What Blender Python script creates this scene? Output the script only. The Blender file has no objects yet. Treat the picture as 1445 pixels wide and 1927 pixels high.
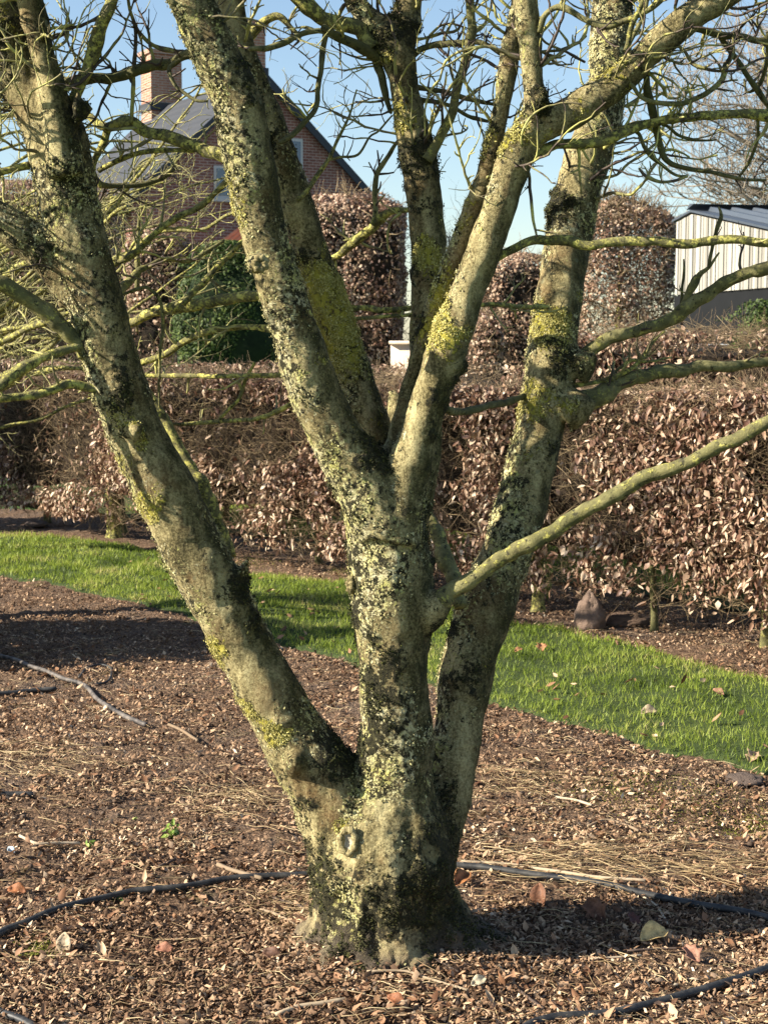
import bpy, math, random
import numpy as np
from mathutils import Vector, Matrix
random.seed(7)
RNG = np.random.default_rng(11)
SC = bpy.context.scene
COL = SC.collection

# ------------------------------------------------------------------ camera
F, CX, CY, HOR, EYE = 2900.0, 722.5, 963.5, 640.0, 1.6
PITCH = math.atan((CY - HOR) / F)
cam_d = bpy.data.cameras.new('camera')
cam = bpy.data.objects.new('camera', cam_d); COL.objects.link(cam)
cam.location = (0, 0, EYE)
cam.rotation_euler = (math.pi / 2 - PITCH, 0, 0)
cam_d.sensor_fit = 'VERTICAL'; cam_d.sensor_height = 24.0
cam_d.lens = F / 1927.0 * 24.0
cam_d.clip_start = 0.1; cam_d.clip_end = 600
cam_d.dof.use_dof = True; cam_d.dof.focus_distance = 4.3; cam_d.dof.aperture_fstop = 9.0
SC.camera = cam

# ------------------------------------------------------------------ light
SUN_AZ = Vector((-0.975, -0.22)).normalized(); SUN_EL = math.radians(29)
sdir = Vector((SUN_AZ.x * math.cos(SUN_EL), SUN_AZ.y * math.cos(SUN_EL), math.sin(SUN_EL)))
w = bpy.data.worlds.new("World"); SC.world = w; w.use_nodes = True
nt = w.node_tree; nt.nodes.clear()
sky = nt.nodes.new('ShaderNodeTexSky'); sky.sky_type = 'NISHITA'; sky.sun_disc = False
sky.sun_elevation = SUN_EL; sky.sun_rotation = math.atan2(SUN_AZ.x, SUN_AZ.y) % (2 * math.pi)
sky.altitude = 0; sky.air_density = 1.0; sky.dust_density = 0.5; sky.ozone_density = 1.6
bg = nt.nodes.new('ShaderNodeBackground'); bg.inputs[1].default_value = 0.07
wo = nt.nodes.new('ShaderNodeOutputWorld')
nt.links.new(sky.outputs[0], bg.inputs[0]); nt.links.new(bg.outputs[0], wo.inputs[0])
sl = bpy.data.lights.new('sun', 'SUN'); sl.energy = 5.0; sl.angle = math.radians(0.5); sl.color = (1.0, 0.91, 0.76)
so = bpy.data.objects.new('sun', sl); COL.objects.link(so)
so.rotation_euler = (-sdir).to_track_quat('-Z', 'Y').to_euler(); so.location = (-8, -6, 9)
SC.view_settings.view_transform = 'Standard'; SC.view_settings.look = 'None'
SC.view_settings.exposure = 1.40; SC.view_settings.gamma = 1.0
SC.view_settings.use_curve_mapping = False

# ------------------------------------------------------------------ projection helpers
cp, sp = math.cos(PITCH), math.sin(PITCH)
def P(px, py, Y):
    """the point seen at pixel px,py (of the 1445x1927 photograph) at distance Y"""
    a = (px - CX) / F; b = (py - CY) / F
    dy = cp - b * sp; dz = -sp - b * cp
    t = Y / dy
    return Vector((a * t, Y, EYE + dz * t))
def G0(px, py):
    a = (px - CX) / F; b = (py - CY) / F
    dy = cp - b * sp; dz = -sp - b * cp
    t = -EYE / dz
    return Vector((a * t, dy * t, 0))

# ------------------------------------------------------------------ numpy noise
_perm = np.random.default_rng(5).random(1 << 16)
def vn(p, s=1.0, seed=0):
    p = np.asarray(p, float) * s + seed * 17.31 + 1000.0
    i = np.floor(p).astype(np.int64); f = p - i; f = f * f * (3 - 2 * f)
    def h(a, b, c): return _perm[((a * 73856093) ^ (b * 19349663) ^ (c * 83492791)) & 0xFFFF]
    x, y, z = i[:, 0], i[:, 1], i[:, 2]; u, v, t = f[:, 0], f[:, 1], f[:, 2]
    def L(a, b, k): return a + (b - a) * k
    return L(L(L(h(x, y, z), h(x+1, y, z), u), L(h(x, y+1, z), h(x+1, y+1, z), u), v),
             L(L(h(x, y, z+1), h(x+1, y, z+1), u), L(h(x, y+1, z+1), h(x+1, y+1, z+1), u), v), t)
def fbm(p, s=1.0, o=3, seed=0):
    r = 0; a = 1; t = 0
    for k in range(o):
        r = r + a * vn(p, s * 2 ** k, seed + k * 3); t += a; a *= 0.5
    return r / t
TRUNK = G0(727, 1838)
def gh(x, y):
    x = np.atleast_1d(np.asarray(x, float)); y = np.atleast_1d(np.asarray(y, float))
    p = np.stack([x, y, x * 0], 1)
    z = (fbm(p, 1.3, 2, 1) - .5) * 0.05 + (fbm(p, 7, 2, 2) - .5) * 0.05
    r = np.hypot(x - TRUNK.x, y - TRUNK.y - .1)
    z = z * np.clip(1.25 - 0.05 * y, .35, 1) + 0.05 * np.exp(-(r / 0.33) ** 2)
    return z
def ghs(x, y): return float(gh(x, y)[0])
def G(px, py, lift=0.0):
    g = G0(px, py)
    for _ in range(4):
        z = ghs(g.x, g.y); t = (EYE - z) / EYE
        q = G0(px, py); g = Vector((q.x * t, q.y * t, z))
    return g + Vector((0, 0, lift))

# ------------------------------------------------------------------ material helpers
class M:
    def __init__(s, name, rough=0.8):
        s.m = bpy.data.materials.new(name); s.m.use_nodes = True
        s.t = s.m.node_tree; s.b = s.t.nodes['Principled BSDF']
        s.b.inputs['Roughness'].default_value = rough
        s.b.inputs['Specular IOR Level'].default_value = 0.25
        s.co = s.t.nodes.new('ShaderNodeTexCoord')
    def n(s, typ, **k):
        x = s.t.nodes.new(typ)
        for a, v in k.items(): setattr(x, a, v)
        return x
    def l(s, a, b): s.t.links.new(a, b)
    def mapped(s, scale=(1, 1, 1), rot=(0, 0, 0)):
        m = s.n('ShaderNodeMapping'); m.inputs['Scale'].default_value = scale; m.inputs['Rotation'].default_value = rot
        s.l(s.co.outputs['Object'], m.inputs[0]); return m.outputs[0]
    def noise(s, scale, detail=4, rough=0.6, vec=None, dist=0):
        x = s.n('ShaderNodeTexNoise'); x.inputs['Scale'].default_value = scale
        x.inputs['Detail'].default_value = detail; x.inputs['Roughness'].default_value = rough
        x.inputs['Distortion'].default_value = dist
        s.l(vec or s.co.outputs['Object'], x.inputs['Vector']); return x.outputs['Fac']
    def voro(s, scale, out='Distance', vec=None, feature='F1'):
        x = s.n('ShaderNodeTexVoronoi', feature=feature); x.inputs['Scale'].default_value = scale
        s.l(vec or s.co.outputs['Object'], x.inputs['Vector']); return x.outputs[out]
    def attr(s, name):
        x = s.n('ShaderNodeAttribute', attribute_name=name); return x.outputs['Fac']
    def ramp(s, fac, stops):
        r = s.n('ShaderNodeValToRGB'); e = r.color_ramp.elements
        while len(e) < len(stops): e.new(0.5)
        for el, (p, c) in zip(e, stops):
            el.position = p; el.color = (c, c, c, 1) if isinstance(c, (int, float)) else (*c, 1)
        s.l(fac, r.inputs[0]); return r.outputs[0]
    def math(s, op, a, b=None, clamp=False):
        x = s.n('ShaderNodeMath', operation=op, use_clamp=clamp)
        for i, v in enumerate((a, b)):
            if v is None: continue
            if isinstance(v, (int, float)): x.inputs[i].default_value = v
            else: s.l(v, x.inputs[i])
        return x.outputs[0]
    def mix(s, fac, a, b, mode='MIX'):
        x = s.n('ShaderNodeMix', data_type='RGBA', blend_type=mode)
        for i, v in ((0, fac), (6, a), (7, b)):
            if isinstance(v, (int, float)): x.inputs[i].default_value = v
            elif isinstance(v, tuple): x.inputs[i].default_value = (*v, 1)
            else: s.l(v, x.inputs[i])
        return x.outputs[2]
    def color(s, c):
        if isinstance(c, tuple): s.b.inputs['Base Color'].default_value = (*c, 1)
        else: s.l(c, s.b.inputs['Base Color'])
        return s
    def bump(s, h, strength=0.5, dist=0.01):
        x = s.n('ShaderNodeBump'); x.inputs['Strength'].default_value = strength; x.inputs['Distance'].default_value = dist
        s.l(h, x.inputs['Height']); s.l(x.outputs[0], s.b.inputs['Normal']); return s

def rnd_mat(name, stops, rough=0.75, trans=0.0, nscale=40, spec=0.25):
    """pieces with a per-piece random value 'rnd'"""
    m = M(name, rough); m.b.inputs['Specular IOR Level'].default_value = spec
    c = m.ramp(m.attr('rnd'), stops)
    n = m.noise(nscale, 3)
    c = m.mix(m.ramp(n, [(.3, .0), (.75, .55)]), c, m.mix(1.0, c, (.55, .5, .42), 'MULTIPLY'))
    m.color(c)
    if trans:
        tb = m.n('ShaderNodeBsdfTranslucent'); m.l(c, tb.inputs[0])
        ms = m.n('ShaderNodeMixShader'); ms.inputs[0].default_value = trans
        o = m.t.nodes['Material Output']; m.l(m.b.outputs[0], ms.inputs[1]); m.l(tb.outputs[0], ms.inputs[2]); m.l(ms.outputs[0], o.inputs[0])
    return m.m

# bark of the big magnolia: masks moss / lich / yel are vertex attributes, broken up by fine noise
m = M('magnolia_bark', 0.9)
st = m.mapped((16, 16, 5))
grain = m.noise(150, 5, .75); fine2 = m.noise(78, 6, .74); fine3 = m.noise(88, 6, .75, m.mapped((1, 1, .8), (.4, .7, 1)))
base = m.ramp(m.math('ADD', m.math('MULTIPLY', m.noise(1, 6, .65, st), .55), m.math('MULTIPLY', grain, .45)), [(.37, (.026, .022, .008)), (.44, (.11, .090, .038)), (.505, (.285, .235, .112)), (.60, (.53, .455, .235))])
base = m.mix(m.ramp(m.noise(7, 4, .7), [(.52, 0.), (.66, .55)]), base, (.13, .07, .028))
alg_shade = m.math('MULTIPLY', m.attr('alg_shade'), m.ramp(m.noise(24, 6, .7), [(.32, .25), (.58, 1.)]))  # algae colour, also carrying shade painted on the sides away from the sun
base = m.mix(alg_shade, base, m.ramp(grain, [(.35, (.010, .011, .003)), (.55, (.036, .036, .008)), (.7, (.10, .095, .024))]))
pl = m.ramp(m.math('ADD', m.math('MULTIPLY', m.attr('lich'), .27), fine2), [(.715, 0.), (.755, 1.)])
c = m.mix(pl, base, m.mix(m.ramp(m.noise(13, 4), [(.42, 0.), (.6, 1.)]), (.58, .53, .32), (.53, .50, .17)))
vs = m.ramp(m.voro(19), [(.11, 1.), (.16, 0.)])
c = m.mix(m.math('MULTIPLY', vs, m.ramp(m.noise(7, 2), [(.53, 0.), (.56, .4)])), c, (.22, .24, .15))
yl = m.ramp(m.math('ADD', m.math('MULTIPLY', m.attr('yel'), .33), fine3), [(.71, 0.), (.76, 1.)])
c = m.mix(yl, c, m.mix(fine2, (.26, .225, .03), (.52, .46, .085)))
dkc = m.math('MAXIMUM', m.attr('moss'), m.math('MULTIPLY', m.attr('lich'), .55))
mo = m.ramp(m.math('ADD', m.math('MULTIPLY', dkc, .31), m.noise(60, 6, .76, m.mapped((1, 1, .85), (.9, .2, .3)))), [(.665, 0.), (.70, 1.)])
c = m.mix(mo, c, m.mix(m.ramp(grain, [(.4, 0.), (.7, 1.)]), (.016, .015, .009), (.085, .078, .034)))
c = m.mix(m.math('MULTIPLY', m.attr('soil'), m.ramp(fine2, [(.3, .3), (.5, 1.)])), c, m.mix(grain, (.06, .042, .03), (.20, .155, .115)))
m.color(c)
h = m.math('ADD', m.math('MULTIPLY', m.noise(120, 6, .78), .8), m.math('MULTIPLY', m.noise(1, 6, .7, m.mapped((75, 75, 22))), .5))
h = m.math('ADD', h, m.math('MULTIPLY', m.math('ADD', pl, yl), .5))
h = m.math('ADD', h, m.math('MULTIPLY', m.math('MULTIPLY', mo, m.noise(260, 3)), .9))
m.bump(h, 1.0, .008)
BARK = m.m

def branch_mat(name, yel, dark=1.0):
    m = M(name, 0.85)
    b = m.ramp(m.noise(30, 6, .65), [(.28, (.05 * dark, .045 * dark, .025 * dark)), (.5, (.18 * dark, .165 * dark, .07 * dark)), (.72, (.36 * dark, .33 * dark, .16 * dark))])
    b = m.mix(m.ramp(m.noise(9, 4), [(.45, 0.), (.62, .6)]), b, (.085, .085, .03))
    v = m.ramp(m.noise(60, 6, .75), [(.60 - yel * .6, 0.), (.66 - yel * .6, 1.)])
    big = m.ramp(m.noise(6, 3), [(.5 - yel * 1.2, 0.), (.62 - yel, 1.)])
    v = m.math('MULTIPLY', v, big)
    c = m.mix(v, b, m.mix(m.noise(30, 2), (.36, .33, .055), (.56, .52, .17)))
    k = m.ramp(m.noise(52, 5, .75), [(.57, 0.), (.62, .9)])
    c = m.mix(k, c, (.025, .024, .015))
    m.color(c)
    m.bump(m.math('ADD', m.noise(120, 5, .7), m.math('MULTIPLY', v, .4)), .9, .004)
    return m.m
BR_Y = branch_mat('lichened_branch_bark', .20)
BR_M = branch_mat('branch_bark', .10)
BR_D = branch_mat('dark_branch_bark', .03, .6)
def twig_mat(name, cols, far=False):
    m = M(name, .7)
    c = m.ramp(m.noise(9 if not far else .8, 4, .7), cols)
    m.color(c)
    if not far: m.bump(m.noise(200, 3), .5, .002)
    return m.m
TW_D = twig_mat('twig_bark', [(.3, (.035, .027, .022)), (.5, (.085, .062, .05)), (.56, (.26, .24, .09)), (.68, (.46, .43, .12))])
TW_Y = twig_mat('lichened_twig_bark', [(.3, (.07, .055, .038)), (.45, (.19, .165, .085)), (.56, (.38, .36, .13)), (.72, (.56, .52, .16))])
TW_F = twig_mat('far_twig_bark', [(.3, (.15, .125, .10)), (.7, (.36, .30, .22))], True)
TW_H = rnd_mat('hedge_twig', [(0, (.09, .06, .035)), (.6, (.18, .13, .075)), (1, (.34, .26, .15))], .7)

# ------------------------------------------------------------------ object helpers
def link(o): COL.objects.link(o); return o
def tag(o, label=None, cat=None, group=None, kind=None):
    if label: o['label'] = label
    if cat: o['category'] = cat
    if group: o['group'] = group
    if kind: o['kind'] = kind
    return o
def empty(name, loc=(0, 0, 0)):
    o = bpy.data.objects.new(name, None); o.location = loc; o.empty_display_size = .1; return link(o)
def np_mesh(name, V, Fc, mat, parent=None, smooth=False, rnd=None, local=None):
    """V (n,3); Fc list of arrays of same-size faces, or an (m,k) array"""
    me = bpy.data.meshes.new(name)
    Fl = Fc if isinstance(Fc, list) else [Fc]
    Fl = [np.asarray(f, np.int32) for f in Fl if len(f)]
    V = np.asarray(V, np.float32)
    me.vertices.add(len(V)); me.vertices.foreach_set('co', V.ravel())
    idx = np.concatenate([f.ravel() for f in Fl]); cnt = np.concatenate([np.full(len(f), f.shape[1], np.int32) for f in Fl])
    me.loops.add(len(idx)); me.loops.foreach_set('vertex_index', idx)
    me.polygons.add(len(cnt)); starts = np.concatenate([[0], np.cumsum(cnt)[:-1]]).astype(np.int32)
    me.polygons.foreach_set('loop_start', starts); me.polygons.foreach_set('loop_total', cnt)
    if smooth: me.polygons.foreach_set('use_smooth', np.ones(len(cnt), bool))
    me.update(calc_edges=True)
    if rnd is not None:
        a = me.attributes.new('rnd', 'FLOAT', 'POINT'); a.data.foreach_set('value', np.asarray(rnd, np.float32))
    if mat: me.materials.append(mat)
    o = bpy.data.objects.new(name, me); link(o)
    if parent is not None:
        o.parent = parent
        if parent.parent: base = parent.location + parent.parent.location
        else: base = parent.location
        me.transform(Matrix.Translation(-base)) if not local else None
    return o
def scatter(tv, tf, pos, R, scl):
    """template verts tv (k,3), faces tf (m,c); pos (n,3), R (n,3,3), scl (n,) or (n,3)"""
    n = len(pos); k = len(tv)
    scl = np.asarray(scl, float)
    S = scl[:, None, None] if scl.ndim == 1 else scl[:, None, :]
    V = np.einsum('nij,nkj->nki', R, tv[None] * S) + pos[:, None, :]
    Fc = (np.asarray(tf)[None] + (np.arange(n) * k)[:, None, None]).reshape(-1, len(tf[0]))
    return V.reshape(-1, 3), Fc
def frames(zax, spin):
    z = zax / np.linalg.norm(zax, axis=1, keepdims=True)
    a = np.where(np.abs(z[:, 2:3]) < .9, np.array([[0, 0, 1.]]), np.array([[1., 0, 0]]))
    x = np.cross(a, z); x /= np.linalg.norm(x, axis=1, keepdims=True); y = np.cross(z, x)
    c, s = np.cos(spin)[:, None], np.sin(spin)[:, None]
    return np.stack([x * c + y * s, -x * s + y * c, z], 2)
def box_arrays(cx, cy, cz, sx, sy, sz):
    v = np.array([[x, y, z] for x in (-.5, .5) for y in (-.5, .5) for z in (-.5, .5)]) * [sx, sy, sz] + [cx, cy, cz]
    f = np.array([[0, 1, 3, 2], [4, 6, 7, 5], [0, 4, 5, 1], [2, 3, 7, 6], [0, 2, 6, 4], [1, 5, 7, 3]])
    return v, f
def prism(name, poly, off, mat, parent=None):
    """extrude a planar polygon (list of Vectors) by vector off"""
    n = len(poly); V = [list(p) for p in poly] + [list(p + off) for p in poly]
    me = bpy.data.meshes.new(name)
    fs = [list(range(n))[::-1], list(range(n, 2 * n))] + [[i, (i + 1) % n, n + (i + 1) % n, n + i] for i in range(n)]
    me.from_pydata(V, [], fs); me.update()
    import bmesh
    bm = bmesh.new(); bm.from_mesh(me); bmesh.ops.recalc_face_normals(bm, faces=bm.faces); bm.to_mesh(me); bm.free()
    me.materials.append(mat)
    o = link(bpy.data.objects.new(name, me))
    if parent is not None:
        base = parent.location + (parent.parent.location if parent.parent else Vector())
        o.parent = parent; me.transform(Matrix.Translation(-base))
    return o

class Tubes:
    def __init__(s): s.V = []; s.F4 = []; s.F3 = []; s.n = 0; s.r = []
    def add(s, pts, rad, k=6, rv=None):
        pts = np.asarray(pts, float); rad = np.asarray(rad, float); m_ = len(pts)
        T = np.gradient(pts, axis=0); T /= (np.linalg.norm(T, axis=1, keepdims=True) + 1e-9)
        a = np.array([0.13, 0.9, 0.4]); 
        if abs(T[0] @ a) > .9: a = np.array([1., .1, 0])
        X = np.cross(T, a)
        X = np.cross(T, np.cross(X, T) * 0 + a); X /= (np.linalg.norm(X, axis=1, keepdims=True) + 1e-9)
        Yv = np.cross(T, X)
        ang = np.linspace(0, 2 * math.pi, k, endpoint=False)
        R = pts[:, None, :] + rad[:, None, None] * (np.cos(ang)[None, :, None] * X[:, None, :] + np.sin(ang)[None, :, None] * Yv[:, None, :])
        b = s.n
        s.V.append(R.reshape(-1, 3)); s.V.append(pts[[0]]); s.V.append(pts[[-1]] + T[[-1]] * rad[-1])
        j = np.arange(k); jn = (j + 1) % k
        i = np.arange(m_ - 1)[:, None] * k
        q = np.stack([b + i + j, b + i + jn, b + i + k + jn, b + i + k + j], 2).reshape(-1, 4)
        s.F4.append(q)
        c0 = b + m_ * k; c1 = c0 + 1; e = b + (m_ - 1) * k
        s.F3.append(np.stack([np.full(k, c0), b + jn, b + j], 1)); s.F3.append(np.stack([np.full(k, c1), e + j, e + jn], 1))
        s.n += m_ * k + 2
        s.r.append(np.full(m_ * k + 2, random.random() if rv is None else rv))
    def build(s, name, mat, parent=None, smooth=True):
        return np_mesh(name, np.concatenate(s.V), [np.concatenate(s.F4), np.concatenate(s.F3)], mat, parent, smooth, np.concatenate(s.r))

def spline(pts, step):
    """Catmull-Rom through rows (x,y,z,r)"""
    p = np.asarray(pts, float); out = []
    p = np.vstack([2 * p[0] - p[1], p, 2 * p[-1] - p[-2]])
    for i in range(1, len(p) - 2):
        L = np.linalg.norm(p[i + 1][:3] - p[i][:3]); n = max(1, int(L / step))
        t = np.arange(n)[:, None] / n
        a, b, c, d = p[i - 1], p[i], p[i + 1], p[i + 2]
        out.append(.5 * ((2 * b) + (-a + c) * t + (2 * a - 5 * b + 4 * c - d) * t ** 2 + (-a + 3 * b - 3 * c + d) * t ** 3))
    out.append(p[-2][None]); o = np.vstack(out); o[:, 3] = np.maximum(o[:, 3], .0006); return o
def trace(rows, d0, d1):
    """rows of (px,py,width px) -> xyz r with distance running from d0 to d1"""
    L = [0]
    for a, b in zip(rows, rows[1:]): L.append(L[-1] + math.hypot(b[0] - a[0], b[1] - a[1]))
    out = []
    for r, l in zip(rows, L):
        d = d0 + (d1 - d0) * l / L[-1]; p = P(r[0], r[1], d); out.append((*p, r[2] / 2 / F * d))
    return out

# ------------------------------------------------------------------ ground
GE_LOW = [(-260, 1030), (0, 1086), (180, 1118), (350, 1165), (520, 1215), (670, 1252), (930, 1322), (1060, 1365), (1200, 1402), (1330, 1432), (1445, 1458), (1640, 1500)]
GE_UP = [(-260, 985), (0, 1008), (120, 1012), (250, 1030), (450, 1082), (660, 1100), (830, 1140), (980, 1178), (1090, 1200), (1200, 1222), (1330, 1258), (1445, 1292), (1640, 1360)]
low = np.array([G0(*p)[:2] for p in GE_LOW]); up = np.array([G0(*p)[:2] for p in GE_UP])
def resamp(a, n):
    s = np.concatenate([[0], np.cumsum(np.hypot(*np.diff(a, axis=0).T))]); t = np.linspace(0, s[-1], n)
    return np.stack([np.interp(t, s, a[:, 0]), np.interp(t, s, a[:, 1])], 1)
def grass_mask(x, y):
    """1 inside the grass strip; both edges are functions y(x) with wobble"""
    p = np.stack([x, y, x * 0], 1); wob = (fbm(p, 5, 3, 9) - .5) * .22 + (fbm(p, 1.3, 1, 4) - .5) * .16
    o = np.argsort(low[:, 0]); lo = np.interp(x, low[o, 0], low[o, 1]) + wob
    o = np.argsort(up[:, 0]); hi = np.interp(x, up[o, 0], up[o, 1]) + wob
    return (y > lo) & (y < hi), y - lo, hi - y

def soil_material(name, dark=1.0):
    m = M(name, .95)
    c = m.ramp(m.noise(60, 8, .75), [(.32, (.022, .012, .008)), (.45, (.11, .066, .040)), (.57, (.23, .148, .092)), (.70, (.40, .27, .17))])
    c = m.mix(m.ramp(m.noise(3.2, 4), [(.50, 0.), (.70, .5)]), c, m.mix(m.noise(90, 3), (.085, .065, .055), (.22, .18, .15)))
    c = m.mix(m.ramp(m.noise(5, 3, vec=m.mapped((1, 1, 1), (0, 0, 1))), [(.60, 0.), (.70, .35)]), c, (.14, .125, .03))
    m.color(c); m.bump(m.math('ADD', m.noise(140, 6, .8), m.voro(110)), 1.0, .012)
    return m.m
SOIL = soil_material('mulch_soil')
nx, ny = 300, 500
X, Yg = np.meshgrid(np.linspace(-5.0, 4.6, nx), np.linspace(2.9, 14.6, ny)); xf, yf = X.ravel(), Yg.ravel()
zf = gh(xf, yf) + (fbm(np.stack([xf, yf, xf * 0], 1), 34, 2, 8) - .5) * .034
ii = (np.arange(ny - 1)[:, None] * nx + np.arange(nx - 1)).ravel()
quads = np.stack([ii, ii + 1, ii + nx + 1, ii + nx], 1)
bed = np_mesh('mulch_bed', np.stack([xf, yf, zf], 1), quads, SOIL, smooth=True); tag(bed, kind='structure')
# far ground: lawn to the horizon
m = M('far_lawn', .95)
c = m.ramp(m.noise(1.2, 8, .8), [(.3, (.025, .05, .012)), (.55, (.055, .105, .022)), (.75, (.10, .16, .035))]); m.color(c); m.bump(m.noise(30, 4), .8, .03)
fx, fy = np.meshgrid(np.linspace(-160, 160, 60), np.linspace(-20, 400, 70)); fxr, fyr = fx.ravel(), fy.ravel()
ii = (np.arange(69)[:, None] * 60 + np.arange(59)).ravel()
tag(np_mesh('ground', np.stack([fxr, fyr, np.full(fxr.shape, -.06)], 1), np.stack([ii, ii + 1, ii + 61, ii + 60], 1), m.m), kind='structure')
# soil/lawn ground just behind the bed so that the gap under the hedge shows lawn
m = M('turf', .95)
c = m.ramp(m.noise(40, 6, .8), [(.3, (.02, .028, .009)), (.5, (.045, .07, .018)), (.7, (.09, .10, .035))]); m.color(c); m.bump(m.noise(160, 4), 1., .01)
TURF = m.m
gx = np.linspace(-4.5, 4.1, 240); o = np.argsort(low[:, 0]); lo_ = np.interp(gx, low[o, 0], low[o, 1]); o = np.argsort(up[:, 0]); hi_ = np.interp(gx, up[o, 0], up[o, 1])
tt = np.linspace(0, 1, 40)
TX = np.repeat(gx[:, None], 40, 1); TY = lo_[:, None] + (hi_ - lo_)[:, None] * tt
wobp = np.stack([TX.ravel(), TY.ravel(), TX.ravel() * 0], 1); wob = (fbm(wobp, 5, 3, 9) - .5) * .2
ty = TY.ravel() + wob
edge = np.minimum(tt, 1 - tt)[None, :].repeat(240, 0).ravel()
tz = gh(TX.ravel(), ty) + .014 + np.clip(edge * 8, 0, 1) * .012 - .03 * (edge == 0)
ii = (np.arange(239)[:, None] * 40 + np.arange(39)).ravel()
tag(np_mesh('lawn_strip', np.stack([TX.ravel(), ty, tz], 1), np.stack([ii, ii + 40, ii + 41, ii + 1], 1), TURF, smooth=True), kind='structure')
# back lawn behind the hedge, a sheet above the bed
bx = np.linspace(-8, 9, 90); 
HA, HB = Vector((2.0, 8.07, 0)), Vector((-2.19, 12.54, 0)); hd = (HB - HA).normalized(); hn = Vector((-hd.y, hd.x, 0))
if hn.y > 0: hn = -hn                              # hn looks at the camera
back = HA - hn * 0.75
V = []; 
for i in range(120):
    for j in range(50):
        q = back + hd * (-3 + i * .11) - hn * (j ** 1.35 * .035)
        V.append((q.x, q.y, ghs(q.x, q.y) + .02))
V = np.array(V); ii = (np.arange(119)[:, None] * 50 + np.arange(49)).ravel()
tag(np_mesh('back_lawn', V, np.stack([ii, ii + 50, ii + 51, ii + 1], 1), TURF, smooth=True), kind='structure')

# grass blades
blade_v = np.array([[-.5, 0, 0], [.5, 0, 0], [-.36, .12, .5], [.36, .12, .5], [0, .42, 1.0]]); blade_f = [[0, 1, 3], [0, 3, 2], [2, 3, 4]]
def blades(name, x, y, z, h, wd, mat, label, cat='grass', lean=.35):
    n = len(x); pos = np.stack([x, y, z], 1)
    zax = np.stack([RNG.normal(0, lean, n), RNG.normal(0, lean, n), np.ones(n)], 1)
    R = frames(zax, RNG.random(n) * 6.28)
    V, Fc = scatter(blade_v, blade_f, pos, R, np.stack([wd, h, h], 1))
    cl = fbm(pos, 3.5, 2, 31)
    rv = np.clip(RNG.normal(.0, .16, n) + (cl - .5) * 1.5 + .5, 0, 1)
    o = np_mesh(name, V, Fc, mat, rnd=np.repeat(rv, 5)); return tag(o, label, cat, kind='stuff')
GRASS = rnd_mat('grass_blade', [(0, (.085, .13, .018)), (.35, (.23, .32, .042)), (.75, (.40, .47, .085)), (1, (.58, .52, .22))], .5, .4, 20)
n = 330000
x = RNG.uniform(-3.6, 3.2, n); y = RNG.uniform(4.9, 13.6, n)
keep = (np.abs(x) < y * .26 + .25)
x, y = x[keep], y[keep]; g_, d1, d2 = grass_mask(x, y)
nearer = RNG.random(len(x)) < np.clip(9.5 / y, .3, 1) * 1.0
pp = np.stack([x, y, x * 0], 1); dens = fbm(pp, 6, 2, 12)
g_ &= nearer & (RNG.random(len(x)) < np.clip(.35 + dens * 1.1, 0, 1)) & (RNG.random(len(x)) < np.clip(np.minimum(d1, d2) * 7 + .12, 0, 1))
x, y, d1, d2 = x[g_], y[g_], d1[g_], d2[g_]
n = len(x); hh = (.018 + .036 * fbm(np.stack([x, y, x * 0], 1), 9, 2, 3)) * RNG.uniform(.5, 1.35, n) * np.clip(np.minimum(d1, d2) * 3 + .55, .4, 1.1)
blades('grass', x, y, gh(x, y) + .016, hh, RNG.uniform(.0025, .0048, n) * (y / 7), GRASS, 'short bright green lawn grass in the strip between mulch bed and hedge')
# grass behind the hedge
n = 26000
s_ = RNG.uniform(-2.0, 7.5, n); tdep = RNG.uniform(.2, 3.0, n)
x = back.x + hd.x * s_ - hn.x * tdep; y = back.y + hd.y * s_ - hn.y * tdep
blades('grass', x, y, gh(x, y) + .02, RNG.uniform(.04, .09, n), RNG.uniform(.006, .01, n), GRASS, 'green grass glimpsed through the gap under the beech hedge')

# ------------------------------------------------------------------ mulch litter
CHIP = rnd_mat('mulch_chip', [(0, (.035, .019, .011)), (.28, (.15, .085, .048)), (.52, (.33, .205, .122)), (.8, (.55, .385, .25)), (1, (.80, .66, .47))], .8, .0, 60)
chip_v = np.array([[-.5, 0, 0], [-.15, .34, .07], [.5, .08, .03], [.2, -.3, .1], [0.02, .02, .17]]); chip_f = [[0, 4, 1], [1, 4, 2], [2, 4, 3], [3, 4, 0]]
def litter(name, n, ylo, yhi, smin, smax, mat, label, tilt=.8, msk=None, power=1.6):
    y = ylo + (yhi - ylo) * RNG.random(n) ** power; x = RNG.uniform(-1, 1, n) * (y * .262 + .12)
    g_, d1, d2 = grass_mask(x, y); k = ~g_ | (RNG.random(n) < .02)
    if msk is not None: k &= msk(x, y)
    dn = fbm(np.stack([x, y, x * 0], 1), 5, 3, 77); k &= RNG.random(n) < np.clip((dn - .34) * 6, .25, 1)
    x, y = x[k], y[k]; n = len(x)
    s = RNG.uniform(smin, smax, n) * RNG.choice([.6, 1, 1.5], n, p=[.5, .4, .1])
    pos = np.stack([x, y, gh(x, y) + RNG.uniform(.001, .02, n)], 1)
    R = frames(np.stack([RNG.normal(0, tilt, n), RNG.normal(0, tilt, n), np.ones(n)], 1), RNG.random(n) * 6.28)
    V, Fc = scatter(chip_v, chip_f, pos, R, np.stack([s, s * RNG.uniform(.4, 1, n), s * RNG.uniform(.5, 1.2, n)], 1))
    rv = np.clip(RNG.beta(2, 2.4, n) + (fbm(pos, 3, 2, 5) - .5) * .5, 0, 1)
    return tag(np_mesh(name, V, Fc, mat, rnd=np.repeat(rv, 5)), label, 'mulch', kind='stuff')
litter('bark_mulch', 250000, 3.35, 11.5, .008, .024, CHIP, 'loose brown bark chips and crumbled leaves covering the tree bed')
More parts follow.
